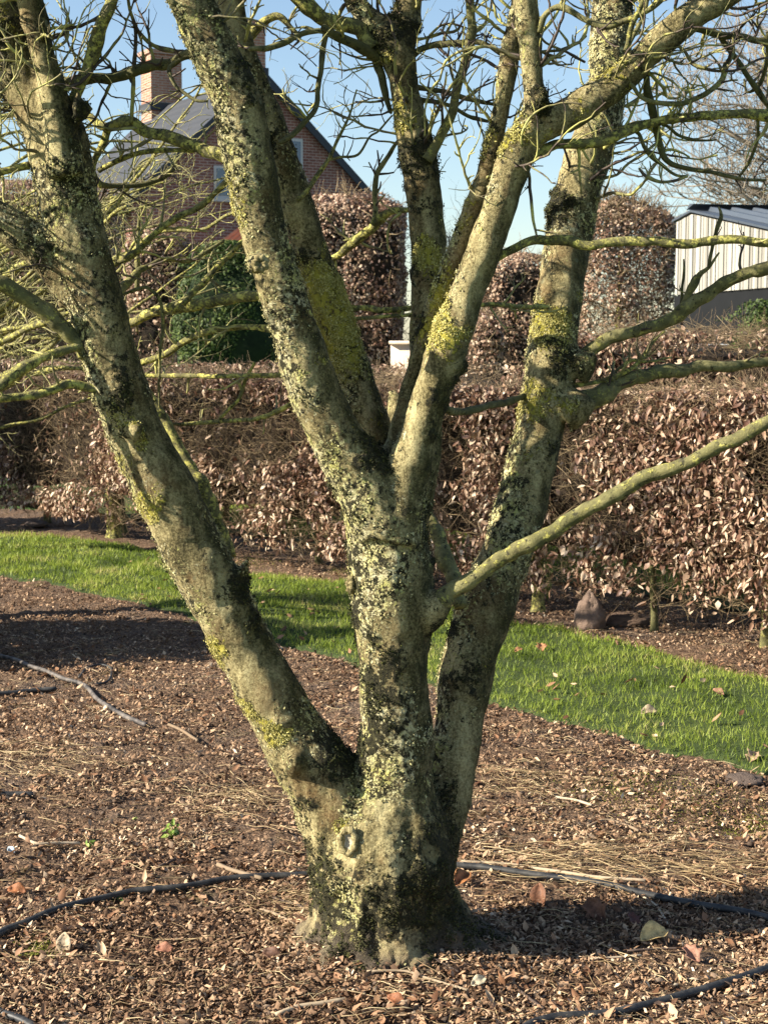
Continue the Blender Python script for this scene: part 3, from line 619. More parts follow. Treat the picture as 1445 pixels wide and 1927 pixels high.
# ---------------- traced limbs, and one unseen limb added for the shade it casts
limbs = [  # rows, d0 off, d1 off, material, twig density, twig length
 ([(805, 1148, 44), (832, 1124, 34), (880, 1090, 31), (960, 1042, 30), (1050, 990, 29), (1130, 945, 28), (1200, 908, 27), (1300, 866, 26), (1390, 822, 26), (1445, 790, 24), (1540, 735, 20), (1640, 690, 14)], -.05, -.35, BR_M, .0, .1),
 ([(868, 1140, 26), (855, 1105, 28), (842, 1060, 30), (826, 1015, 27), (806, 968, 24), (790, 900, 20)], .1, .35, BR_M, 0, .1),
 ([(1060, 700, 34), (1084, 678, 27), (1111, 658, 27), (1158, 633, 25), (1195, 624, 24), (1262, 601, 27), (1289, 577, 28), (1329, 554, 25), (1379, 524, 23), (1445, 503, 21), (1540, 480, 16), (1640, 450, 10)], .46, .3, BR_M, .25, .16),
 ([(1284, 575, 13), (1290, 560, 14), (1305, 531, 13), (1316, 514, 10), (1332, 503, 7), (1353, 475, 4)], .40, .36, BR_M, .0, .1),
 ([(1332, 503, 6), (1341, 465, 7), (1349, 432, 7), (1356, 406, 6), (1352, 390, 4)], .37, .35, BR_D, .3, .06),
 ([(1280, 580, 6), (1285, 516, 5), (1284, 487, 3)], .41, .41, BR_D, .3, .05),
 ([(1060, 780, 60), (1091, 762, 42), (1128, 742, 32), (1168, 722, 28), (1212, 708, 26), (1262, 695, 25), (1312, 691, 22), (1379, 688, 20), (1445, 681, 18), (1560, 660, 12)], .44, .6, BR_M, .25, .14),
 ([(1078, 724, 12), (1100, 722, 9), (1141, 715, 10), (1175, 701, 10), (1208, 675, 9), (1225, 648, 8), (1249, 624, 5)], .44, .5, BR_Y, .9, .12),
 ([(1141, 715, 6), (1170, 690, 6), (1190, 678, 6), (1215, 680, 6), (1262, 672, 4)], .47, .55, BR_Y, .8, .08),
 ([(925, 490, 22), (945, 478, 17), (987, 460, 17), (1027, 451, 19), (1071, 453, 20), (1108, 465, 19), (1161, 456, 18), (1228, 453, 17), (1296, 458, 18), (1363, 451, 17), (1445, 457, 16), (1560, 440, 11)], -.1, -.2, BR_Y, .12, .1),
 ([(980, 288, 20), (1010, 286, 20), (1044, 270, 19), (1094, 272, 20), (1134, 268, 20), (1178, 245, 20), (1228, 228, 18), (1296, 221, 18), (1346, 215, 17), (1396, 213, 17), (1440, 219, 20), (1480, 240, 12), (1540, 250, 10)], -.14, -.1, BR_Y, .35, .14),
 ([(1290, 40, 16), (1316, 55, 14), (1356, 67, 14), (1396, 70, 12), (1445, 76, 12), (1540, 60, 8)], -.15, -.05, BR_D, .7, .2),
 ([(1352, 66, 10), (1359, 77, 10), (1390, 117, 10), (1410, 151, 10), (1430, 178, 9), (1445, 201, 8), (1490, 260, 6)], -.1, 0, BR_D, .7, .16),
 ([(1225, 100, 9), (1215, 131, 10), (1218, 168, 14), (1228, 208, 16), (1235, 255, 12), (1245, 292, 12), (1262, 309, 10), (1296, 317, 8), (1329, 322, 8), (1363, 331, 8), (1390, 336, 7), (1440, 339, 5)], -.15, 0, BR_D, .5, .14),
 ([(1185, 243, 8), (1202, 252, 7), (1215, 282, 7), (1245, 312, 7), (1272, 329, 6), (1292, 331, 5)], -.12, -.08, BR_D, .6, .1),
 ([(1292, 331, 6), (1265, 340, 6), (1240, 343, 6), (1215, 333, 6), (1202, 318, 5)], -.08, -.12, TW_D, .2, .04),
 ([(1180, 150, 9), (1192, 164, 7), (1205, 181, 8), (1228, 191, 9), (1279, 195, 10), (1322, 178, 10), (1356, 154, 10), (1366, 124, 9), (1379, 100, 7), (1379, 60, 4)], -.2, -.12, BR_M, .5, .08),
 ([(1235, 232, 6), (1252, 238, 6), (1279, 258, 6), (1316, 265, 5), (1346, 263, 4)], -.1, 0, BR_D, .8, .07),
 ([(1425, 218, 7), (1426, 262, 6), (1410, 302, 6), (1390, 332, 5)], -.1, 0, BR_D, .5, .07),
 ([(1445, 60, 8), (1442, 120, 8), (1428, 160, 7), (1405, 172, 5), (1400, 150, 4)], -.1, 0, BR_D, .8, .07),
 ([(1175, 95, 10), (1180, 80, 10), (1191, 40, 10), (1208, 0, 9), (1225, -70, 7)], -.28, -.3, BR_Y, .3, .1),
 ([(1180, 88, 7), (1200, 50, 8), (1215, 15, 8), (1222, -30, 7)], -.27, -.25, BR_M, .5, .1),
 ([(1012, 60, 12), (1027, 25, 11), (1057, 12, 11), (1104, 37, 11), (1138, 49, 12), (1185, 34, 11), (1238, 7, 9), (1290, -50, 6)], -.2, -.3, BR_M, .5, .1),
 ([(1012, 98, 7), (1040, 96, 6), (1064, 90, 6), (1085, 82, 5), (1101, 68, 4)], -.2, -.1, BR_D, .3, .06),
 ([(1012, 60, 6), (1030, 80, 5), (1060, 97, 5), (1100, 118, 5)], -.18, 0, TW_D, .3, .06),
 ([(985, 280, 6), (994, 329, 6), (1000, 396, 6), (1009, 446, 4)], -.12, -.15, TW_D, .6, .06),
 ([(770, 110, 14), (797, 90, 12), (840, 82, 13), (880, 77, 11), (913, 82, 9), (947, 105, 6), (970, 120, 4)], .2, .1, BR_D, .7, .14),
 ([(800, 300, 24), (820, 273, 19), (833, 247, 19), (853, 213, 18), (860, 173, 17), (877, 110, 17), (887, 60, 18), (885, 0, 16), (883, -60, 13), (900, -180, 8)], .12, .05, BR_M, .5, .16),
 ([(780, 165, 11), (800, 168, 9), (833, 173, 10), (880, 187, 9), (923, 197, 7), (950, 200, 5)], .2, .25, BR_D, .6, .12),
 ([(780, 185, 11), (840, 197, 8), (880, 217, 7), (917, 228, 6)], .22, .3, BR_D, .7, .1),
 ([(800, 400, 12), (765, 395, 11), (730, 403, 15), (697, 430, 17), (663, 460, 17), (640, 480, 14), (600, 500, 10)], .15, .4, BR_Y, .4, .14),
 ([(700, 425, 9), (707, 400, 10), (707, 337, 10), (727, 300, 9), (743, 273, 7), (757, 255, 5)], .25, .25, BR_M, .7, .07),
 ([(560, 375, 9), (575, 362, 9), (597, 333, 9), (623, 293, 7), (647, 240, 6), (657, 217, 4), (670, 170, 3)], .1, .2, BR_Y, .6, .07),
 ([(615, 300, 6), (640, 297, 5), (673, 293, 5), (693, 260, 4), (713, 247, 4), (737, 217, 3)], .15, .2, BR_M, .6, .05),
 ([(650, 575, 12), (693, 580, 12), (720, 585, 13), (780, 580, 11)], .15, .15, BR_Y, .3, .08),
 ([(655, 598, 8), (713, 597, 8), (780, 592, 8)], .15, .13, BR_Y, .3, .08),
 ([(880, 577, 11), (903, 575, 10), (962, 575, 10), (1030, 580, 9)], .1, .3, BR_Y, .5, .1),
 ([(820, 755, 20), (833, 767, 17), (853, 777, 15), (880, 776, 15), (913, 767, 14), (962, 753, 13), (1020, 735, 11)], -.05, .5, BR_D, .0, .1),
 ([(700, 85, 44), (686, 67, 30), (667, 50, 28), (613, 35, 27), (580, 12, 25), (555, -8, 23), (500, -60, 18)], .18, .1, BR_Y, .4, .12),
 ([(718, 110, 26), (697, 96, 22), (657, 77, 20), (623, 63, 18), (610, 52, 15)], .2, .05, BR_D, .2, .1),
 ([(614, 60, 13), (600, 58, 10), (563, 67, 11), (540, 80, 12), (510, 88, 11), (470, 90, 9)], .1, 0, BR_M, .8, .1),
 ([(614, 60, 12), (608, 90, 11), (603, 130, 10), (598, 165, 10), (592, 205, 10), (570, 233, 11), (547, 257, 11), (525, 268, 9)], .1, 0, BR_D, .7, .1),
 ([(705, 110, 16), (712, 130, 15), (722, 165, 14), (735, 210, 9)], .2, .2, BR_D, .2, .1),
 # left-hand group
 ([(440, 300, 34), (420, 293, 26), (383, 277, 24), (333, 263, 23), (283, 247, 22), (247, 232, 23), (200, 237, 17), (160, 213, 12), (110, 190, 9)], -.1, .15, BR_Y, .35, .16),
 ([(204, 240, 16), (197, 267, 15), (182, 298, 13), (177, 323, 11), (190, 350, 8)], .1, .1, BR_Y, .6, .1),
 ([(372, 100, 18), (347, 102, 16), (317, 117, 18), (267, 132, 20), (217, 145, 20), (167, 150, 20), (110, 153, 19), (40, 140, 18)], -.1, .12, BR_D, .7, .16),
 ([(365, 108, 10), (347, 110, 8), (320, 130, 9), (333, 163, 8), (367, 187, 7), (390, 190, 5)], -.1, -.2, BR_D, .4, .05),
 ([(142, 195, 26), (150, 168, 22), (163, 135, 23), (182, 90, 26), (195, 45, 24), (212, 0, 21), (225, -70, 16), (235, -200, 10)], -.08, -.2, BR_Y, .5, .16),
 ([(165, 660, 40), (148, 645, 31), (117, 612, 32), (83, 582, 33), (40, 557, 31), (0, 530, 30), (-80, 490, 24)], -.05, -.15, BR_M, .2, .12),
 ([(185, 733, 18), (163, 730, 17), (133, 723, 18), (100, 733, 17), (50, 743, 16), (0, 753, 15), (-90, 770, 11)], -.06, -.2, BR_Y, .3, .1),
 ([(160, 645, 18), (137, 655, 18), (93, 667, 19), (43, 693, 19), (17, 713, 19), (-20, 745, 18), (-80, 790, 12)], -.06, -.25, BR_Y, .3, .1),
 ([(110, 595, 13), (93, 603, 13), (50, 620, 13), (0, 647, 13), (-70, 670, 10)], .0, .15, BR_Y, .5, .1),
 ([(432, 1046, 32), (418, 1010, 31), (398, 965, 32), (370, 908, 32), (345, 860, 30), (320, 812, 27), (300, 775, 23), (275, 735, 18)], .03, .2, BR_Y, .0, .1),
 ([(505, 555, 26), (477, 558, 22), (417, 567, 22), (350, 577, 22), (290, 587, 20), (243, 607, 17), (200, 625, 12), (130, 650, 9)], .0, .35, BR_Y, .4, .16),
 ([(345, 572, 11), (360, 552, 12), (383, 530, 13), (410, 503, 12), (433, 480, 12), (460, 450, 9)], .1, .2, BR_Y, .4, .1),
 ([(520, 620, 13), (482, 615, 12), (417, 617, 12), (360, 637, 13), (317, 663, 13), (267, 683, 13), (210, 700, 9)], .0, .3, BR_Y, .5, .12),
 ([(545, 705, 11), (482, 708, 10), (400, 708, 10), (333, 707, 10), (272, 707, 9), (200, 690, 7)], .0, .3, BR_Y, .4, .1),
 ([(575, 745, 10), (530, 772, 10), (482, 788, 9), (410, 793, 9), (350, 798, 8), (320, 798, 7)], .0, .2, BR_Y, .3, .08),
 ([(413, 790, 6), (430, 770, 7), (450, 750, 7), (463, 715, 7), (480, 683, 6)], .12, .1, BR_Y, .4, .06),
 ([(215, 555, 22), (233, 540, 18), (254, 519, 15), (279, 500, 11), (312, 486, 9), (356, 490, 8), (387, 473, 8), (420, 453, 7)], .1, .3, BR_M, .7, .12),
 ([(190, 510, 12), (212, 498, 11), (250, 478, 11), (283, 449, 11), (325, 413, 12), (376, 388, 12), (408, 361, 10), (440, 330, 10)], .1, -.05, BR_Y, .7, .12),
 ([(256, 548, 9), (258, 507, 10), (260, 445, 8), (262, 400, 5)], .2, .2, BR_M, .5, .08),
 ([(215, 560, 6), (231, 554, 6), (262, 544, 7), (279, 540, 7), (298, 557, 7), (306, 580, 7), (308, 620, 7), (303, 653, 6), (300, 713, 5), (300, 767, 3)], .05, .1, BR_M, .3, .05),
 ([(247, 232, 9), (250, 180, 8), (254, 130, 8), (256, 60, 7), (243, 10, 6), (240, -60, 4)], .02, -.1, TW_D, .4, .08),
 ([(345, 98, 9), (315, 95, 8), (285, 85, 8), (262, 60, 7), (245, 20, 6), (240, -30, 5)], .0, -.1, TW_D, .5, .08),
 ([(175, 320, 12), (190, 345, 11), (240, 352, 10), (300, 340, 9), (330, 320, 7)], .1, .2, BR_D, .8, .12),
 ([(188, 322, 10), (220, 305, 10), (270, 288, 10), (330, 284, 9), (365, 284, 7)], .1, -.02, BR_Y, .6, .1),
 ([(55, 310, 16), (30, 315, 15), (0, 325, 15), (-60, 340, 12)], -.05, -.1, BR_Y, .4, .1),
 ([(560, 60, 8), (520, 30, 14), (480, 55, 18), (455, 75, 18), (420, 80, 14)], .3, .35, BR_Y, .5, .12),
 ([(-60, -110, 60), (-160, -135, 52), (-260, -195, 46), (-360, -280, 36)], -.12, -.3, BR_M, .5, .3),  # unseen limb added above the frame to shade the left front stem
 ([(330, 10, 10), (305, -10, 9), (290, -50, 7)], -.3, -.3, BR_D, .3, .1),
]
TB = {}; tw_spawn = []
for rows, a, b, mat, dens, tl in limbs:
    s4 = spline(trace(rows, D0 + a, D0 + b), .008)
    n_ = len(s4)
    wob = np.stack([(vn(s4[:, :3], 14, k) - .5) + .5 * (vn(s4[:, :3], 38, k + 3) - .5) for k in (5, 6, 7)], 1) * (s4[:, 3:4] * .5 + .0035)
    s4[:, :3] += wob; s4[:, 3] *= 1 + (vn(s4[:, :3], 44, 2) - .5) * .26 + np.clip((vn(s4[:, :3], 18, 8) - .70) * 6, 0, 1) * .28
    t = Tubes(); t.add(s4[:, :3], s4[:, 3], 10 if s4[0, 3] > .012 else 6); t.build('branch', mat, tree)
    L = n_ * .008
    for k in range(int(L * dens * 31 + random.random())):
        i = random.randint(int(n_ * .12), n_ - 2); tw_spawn.append((s4[i, :3].copy(), s4[min(i + 1, n_ - 1), :3] - s4[i - 1, :3], tl * random.uniform(.4, 1.3), min(s4[i, 3] * .5, .0042), mat))

def twig(tubes, p, d, L, r, up=.25, level=0, spur=True, seg=.016, bend=.36):
    p = np.array(p, float); d = np.array(d, float); d /= np.linalg.norm(d) + 1e-9
    n_ = max(3, int(L / seg)); pts = [p.copy()]; rr = [r]; perp = RNG.normal(0, 1, 3); curl = RNG.normal(0, .05, 3)
    for i in range(n_):
        d = d + curl + RNG.normal(0, bend * .5, 3) + np.array([0, 0, up * .12]); d /= np.linalg.norm(d)
        p = p + d * seg; pts.append(p.copy()); t = (i + 1) / n_; rr.append(r * (1 - .6 * t) * RNG.uniform(.82, 1.3))
        if level < 2 and random.random() < (.34 if level == 0 else .22):
            side = RNG.normal(0, 1, 3); side -= side @ d * d; side /= np.linalg.norm(side)
            sd = side * .9 + d * .6 + np.array([0, 0, .25])
            if spur and random.random() < .5: twig(tubes, p, sd, random.uniform(.012, .03), r * (1 - .6 * t) * .8, up, 2, False, .008)
            else: twig(tubes, p, sd, L * random.uniform(.25, .6) * (1 - t * .5), r * (1 - .5 * t) * .7, up, level + 1, spur, seg, bend)
    rr[-1] *= 1.25
    if len(pts) > 2: tubes.add(pts, rr, 4)
td, ty_ = Tubes(), Tubes()
for p, d, L, r, mat in tw_spawn:
    d = np.array(d); d /= np.linalg.norm(d) + 1e-9
    side = RNG.normal(0, 1, 3) * [1, .7, 1]; side -= side @ d * d; side /= np.linalg.norm(side)
    twig(td if mat in (BR_D, TW_D, BR_M) else ty_, p, side + d * .5 + np.array([0, 0, .35]), L, max(r, .0018), .35)
# crown twigs off the upper stems, in and above the frame
for si, (z0, cnt) in {1: (2.0, 26), 2: (2.2, 34), 3: (1.7, 20), 4: (2.3, 28), 5: (2.2, 24), 6: (2.2, 28), 7: (2.2, 20), 8: (1.95, 20), 9: (2.0, 32), 10: (2.3, 20), 12: (2.0, 32)}.items():
    s4 = stem_pts[si]; ids = np.where(s4[:, 2] > z0)[0]
    for k in range(cnt):
        i = random.choice(ids); d = s4[min(i + 1, len(s4) - 1), :3] - s4[i - 1, :3]; d /= np.linalg.norm(d) + 1e-9
        side = RNG.normal(0, 1, 3); side -= side @ d * d; side /= np.linalg.norm(side)
        start = s4[i, :3] + side * s4[i, 3] * .8
        twig(td if random.random() < .5 else ty_, start, side + d * .4, random.uniform(.18, .6) * (1.3 if s4[i, 2] > 2.55 else .8), random.uniform(.0022, .005), .35)
tag(td.build('twigs', TW_D, tree), kind='stuff'); tag(ty_.build('lichened_twigs', TW_Y, tree), kind='stuff')

# ------------------------------------------------------------------ neighbouring bare trees (left, off frame trunk; branches reach in)
def reach_tree(name, base, h, r0, targets, label, matb, matt, seg=.03, twl=.3, twr=.003, twn=10, group=None):
    root = empty(name, base); base = np.array(base)
    top = base + [random.uniform(-.2, .2), random.uniform(-.2, .2), h]
    t = Tubes(); pts = [(*base, r0 * 1.35), (*(base + [0, 0, h * .15]), r0), (*(base * .5 + top * .5 + [.04, .03, 0]), r0 * .8), (*top, r0 * .5)]
    s4 = spline(pts, .05); t.add(s4[:, :3], s4[:, 3], 12); t.build('trunk', matb, root)
    tt = Tubes()
    for (tx, tyy, tz, rr) in targets:
        tg = np.array([tx, tyy, tz]); hs = min(h * .95, max(h * .3, tz - np.linalg.norm((tg - base)[:2]) * random.uniform(.25, .7) - base[2]))
        i = int(np.clip(hs / h, 0, .99) * len(s4)); st_ = s4[i, :3]
        mid_ = (st_ * .45 + tg * .55) + RNG.normal(0, .07, 3) * np.linalg.norm(tg - st_) + [0, 0, .04 * np.linalg.norm(tg - st_)]
        q = spline([(*st_, rr), (*mid_, rr * .7), (*tg, rr * .3)], seg)
        q[:, :3] += np.stack([vn(q[:, :3], 5 / max(seg * 30, 1), k) - .5 for k in (5, 6, 7)], 1) * seg * 2.2
        q[:, 3] *= 1 + (vn(q[:, :3], 14, 2) - .5) * .3
        b_ = Tubes(); b_.add(q[:, :3], q[:, 3], 7); b_.build('branch', matb, root)
        for k in range(twn):
            i = random.randint(len(q) // 5, len(q) - 1); d = q[i, :3] - q[max(i - 1, 0), :3]; d /= np.linalg.norm(d) + 1e-9
            side = RNG.normal(0, 1, 3); side -= side @ d * d; side /= np.linalg.norm(side)
            twig(tt, q[i, :3], side + d * .7 + [0, 0, .2], twl * random.uniform(.4, 1.2), twr * random.uniform(.7, 1.4), .25, 0, False, seg * .9)
    tag(tt.build('twigs', matt, root), kind='stuff')
    return tag(root, label, 'tree', group)
tg = []
for i in range(30):
    d = random.uniform(7.0, 9.2); p = P(random.uniform(60, 500) if i % 3 else random.uniform(-40, 180), random.uniform(20, 770), d); tg.append((p.x, d, p.z, random.uniform(.013, .028)))
reach_tree('magnolia_tree', (-3.1, 8.7, 0), 3.0, .10, tg, 'bare lichen covered tree left of the big one, only its tangled yellow branches in view', BR_Y, TW_Y, .035, .52, .0042, 7)
tg = []
for i in range(16):
    d = random.uniform(9.2, 11.0); p = P(random.uniform(-60, 480), random.uniform(180, 640), d); tg.append((p.x, d, p.z, random.uniform(.010, .02)))
reach_tree('magnolia_tree', (-3.9, 11.3, 0), 3.2, .08, tg, 'second bare tree farther back at left, thin grey twigs before the brick house', BR_M, TW_Y, .035, .5, .0032, 10)
tg = []
for i in range(14):
    d = random.uniform(5.5, 6.8); p = P(random.uniform(470, 1110), random.uniform(-60, 330), d); tg.append((p.x, d, p.z, random.uniform(.007, .013)))
reach_tree('magnolia_tree', (1.1, 6.7, 2.4), .9, .03, tg[:0], 'x', BR_M, TW_D) if False else None

# ------------------------------------------------------------------ bare tree far right
tg = []
for i in range(46):
    d = random.uniform(43, 48); p = P(random.uniform(1195, 1640), random.uniform(30, 400) + random.random() ** 2 * 30, d); tg.append((p.x, d, p.z, random.uniform(.03, .07)))
bb = P(1560, 640, 46)
reach_tree('bare_tree', (bb.x, 46, 0), 8.5, .26, tg, 'tall pale leafless tree beyond the slatted shed at right', TW_F, TW_F, .22, 2.6, .016, 15)
tg = []
for i in range(14):
    d = random.uniform(40, 44); p = P(random.uniform(755, 900), random.uniform(420, 560), d); tg.append((p.x, d, p.z, random.uniform(.015, .03)))
bb = P(880, 640, 42)
reach_tree('bare_tree', (bb.x, 42, 0), 3.5, .10, tg, 'small pale leafless tree seen between the clipped beech columns', TW_F, TW_F, .15, 1.2, .010, 12)

# ------------------------------------------------------------------ hedges
BEECH = rnd_mat('beech_leaf', [(0, (.065, .030, .020)), (.28, (.19, .10, .066)), (.58, (.39, .25, .165)), (1, (.80, .64, .47))], .5, .12, 25, .4)
hl = leaf_v.copy()
def shell_hedge(name, A, D, length, thick, ztop, zbot, nleaf, size, label, ntw, twl, core=.12, leafmat=BEECH, wob=.06, dens_s=2.2, coremat=None, seed=0, near=False, rmax=1.0, top_bare=False):
    """clipped hedge along D from A (centre line)."""
    root = empty(name, (A.x, A.y, 0)); Nn = Vector((-D.y, D.x, 0)); Nn = -Nn if Nn.y > 0 else Nn
    Dn, An, Nnn = np.array(D), np.array(A), np.array(Nn)
    def sample(n):
        face = RNG.random(n); s = RNG.random(n) * length
        hgt = ztop - zbot; f_top = thick / (hgt + thick) * .9
        top = face < f_top
        dep = np.abs(RNG.normal(0, .07, n)); 
        off = np.where(top, RNG.uniform(-.5, .5, n) * thick, thick / 2 - dep)
        z = np.where(top, ztop - dep, zbot + RNG.random(n) * hgt)
        pos = An + Dn * s[:, None] + Nnn * off[:, None]; pos[:, 2] = z
        bulge = (fbm(pos, 1.6, 2, seed + 3) - .5) * wob * 2
        pos += Nnn * np.where(top, 0, bulge)[:, None]; pos[:, 2] += np.where(top, bulge * .9, 0)
        return pos, top
    pos, top = sample(nleaf)
    dn = fbm(pos * [1, 1, 1.2], dens_s, 3, seed + 40)
    bot = zbot + (fbm(np.stack([pos[:, 0], pos[:, 1], pos[:, 0] * 0], 1), 2.4, 2, seed) - .5) * .42
    keep = (RNG.random(len(pos)) < np.clip((dn - .46) * 9, .04, 1)) & (pos[:, 2] > bot)
    if top_bare: keep &= ~(top & (RNG.random(len(pos)) < .6))
    pos, top = pos[keep], top[keep]; n = len(pos)
    out = Nnn[None] * .75 + RNG.normal(0, .85, (n, 3)) + np.where(top, 1., 0.)[:, None] * [0, 0, .9]
    # leaves hang: local y (length) points down and out
    zax = out / np.linalg.norm(out, axis=1, keepdims=True)
    dwn = np.array([[0, 0, -1.]]) + RNG.normal(0, .5, (n, 3)); yv = dwn - (dwn * zax).sum(1, keepdims=True) * zax; yv /= np.linalg.norm(yv, axis=1, keepdims=True)
    xv = np.cross(yv, zax); R = np.stack([xv, yv, zax], 2)
    sz = size * RNG.uniform(.6, 1.2, n)
    sz *= np.where(RNG.random(n) < .25, .6, 1.)
    s3 = np.stack([sz * RNG.uniform(.35, 1.35, n), sz * RNG.uniform(.75, 1.1, n), sz * RNG.uniform(-2.2, 2.8, n)], 1)
    rv = np.clip(RNG.beta(1.3, 1.5, n) + (fbm(pos, 1.3, 2, 8) - .5) * .5, 0, rmax)
    if near:      # the largest-showing leaves are parts of their own
        scr = np.array([CX + F * p[0] / p[1] for p in pos]); vis_ = (scr > -10) & (scr < 1455) & (pos[:, 1] < 9.9) & ((scr > 1080) | ((scr > 820) & (scr < 960)))
        order = np.argsort(np.where(vis_, pos[:, 1] - sz * 20, 99))[:295]
        tmpl = []
        for k in range(12):
            v = leaf_v * [random.uniform(.7, 1.1), 1, random.uniform(-1.2, 1.8)] * size
            o = np_mesh('leaf', v, np.array(leaf_f), leafmat, root, True, np.full(len(v), random.random())); o.data.transform(Matrix.Translation(root.location)); tmpl.append(o)
        for q, i in enumerate(order):
            o = tmpl[q] if q < 12 else link(tmpl[q % 12].copy())
            o.parent = root; o.matrix_local = Matrix.Translation(Vector(pos[i]) + Nn * .01 - root.location) @ Matrix(R[i]).to_4x4() @ Matrix.Scale(random.uniform(.85, 1.25), 4)
        keepm = np.ones(n, bool); keepm[order] = False
        pos, R, s3, rv = pos[keepm], R[keepm], s3[keepm], rv[keepm]; n = len(pos)
    V, Fc = scatter(hl, leaf_f, pos, R, s3)
    tag(np_mesh('leaves', V, Fc, leafmat, root, True, np.repeat(rv, len(hl))), kind='stuff')
    if ntw:
        pos, top = sample(ntw); n = len(pos); pos -= Nnn * RNG.uniform(0, .14, n)[:, None] * np.where(top, 0, 1)[:, None]
        t = Tubes()
        bot = zbot + .0
        for i in range(n):
            d = Nnn * random.uniform(-.2, .7) + Dn * random.gauss(0, 1) + np.array([0, 0, random.gauss(.25, .5)]) + RNG.normal(0, .2, 3)
            d /= np.linalg.norm(d); L = twl * random.uniform(.4, 1.2); c1 = RNG.normal(0, .18, 3)
            p0 = pos[i] - d * L * .5; t.add([p0, p0 + d * L * .5 + c1 * L * .4, p0 + d * L], [.0021 * size / .06, .0016 * size / .06, .001 * size / .06], 3)
        tag(t.build('twigs', TW_H, root), kind='stuff')
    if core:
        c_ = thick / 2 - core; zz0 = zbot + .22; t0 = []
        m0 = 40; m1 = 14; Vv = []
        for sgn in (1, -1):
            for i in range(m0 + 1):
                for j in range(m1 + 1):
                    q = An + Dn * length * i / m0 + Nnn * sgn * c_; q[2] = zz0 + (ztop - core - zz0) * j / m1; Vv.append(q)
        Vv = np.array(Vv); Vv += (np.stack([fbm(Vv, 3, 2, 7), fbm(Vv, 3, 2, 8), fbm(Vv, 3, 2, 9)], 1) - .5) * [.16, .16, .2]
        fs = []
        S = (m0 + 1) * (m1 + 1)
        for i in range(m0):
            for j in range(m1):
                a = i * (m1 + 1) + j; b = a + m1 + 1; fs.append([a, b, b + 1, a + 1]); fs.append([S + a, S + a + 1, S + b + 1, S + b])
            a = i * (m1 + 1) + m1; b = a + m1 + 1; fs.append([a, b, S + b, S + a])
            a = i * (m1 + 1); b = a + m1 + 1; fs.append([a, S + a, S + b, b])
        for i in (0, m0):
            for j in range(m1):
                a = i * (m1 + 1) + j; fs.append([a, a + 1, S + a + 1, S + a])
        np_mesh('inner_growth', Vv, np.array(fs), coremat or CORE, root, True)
    return tag(root, label, 'hedge'), Nn
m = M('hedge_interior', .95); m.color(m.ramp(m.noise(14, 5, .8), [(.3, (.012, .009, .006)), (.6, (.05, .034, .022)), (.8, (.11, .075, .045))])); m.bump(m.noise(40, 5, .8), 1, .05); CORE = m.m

A0 = HA - hd * 1.9
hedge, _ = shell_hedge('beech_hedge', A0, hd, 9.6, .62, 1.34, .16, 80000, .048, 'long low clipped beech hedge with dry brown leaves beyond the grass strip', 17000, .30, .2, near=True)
# hedge plants' stems
for (px, py, wd, matx) in ((1440, 1215, 20, BR_M), (1012, 1150, 24, BR_Y), (215, 1012, 28, BR_Y), (425, 1030, 14, BR_D), (232, 1002, 16, BR_D), (760, 1100, 16, BR_D), (1230, 1190, 14, BR_D), (600, 1060, 14, BR_D), (90, 985, 14, BR_D)):
    g = G0(px, py); r = wd / 2 / F * g.y; t = Tubes()
    s4 = spline([(g.x, g.y, -.03, r * 1.5), (g.x, g.y, .08, r), (g.x + random.uniform(-.03, .03), g.y, .45, r * .8), (g.x, g.y + .02, .9, r * .5)], .03); t.add(s4[:, :3], s4[:, 3], 10)
    t.build('stem', matx, hedge)
RA = G0(640, 985) ; 
R1 = Vector((1.4, 12.6, 0)) ; rdir = Vector((-4.6, 4.4, 0)).normalized()
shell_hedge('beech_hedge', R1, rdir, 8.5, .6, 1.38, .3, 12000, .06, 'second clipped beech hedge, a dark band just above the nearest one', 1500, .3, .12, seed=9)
R2 = Vector((4.6, 9.6, 0)); rdir2 = Vector((-3.4, 2.2, 0)).normalized()
shell_hedge('beech_hedge', R2, rdir2, 3.6, 1.3, 1.66, .5, 20000, .05, 'broader taller beech hedge at right below the slatted shed', 3200, .4, .15, seed=5, top_bare=True)

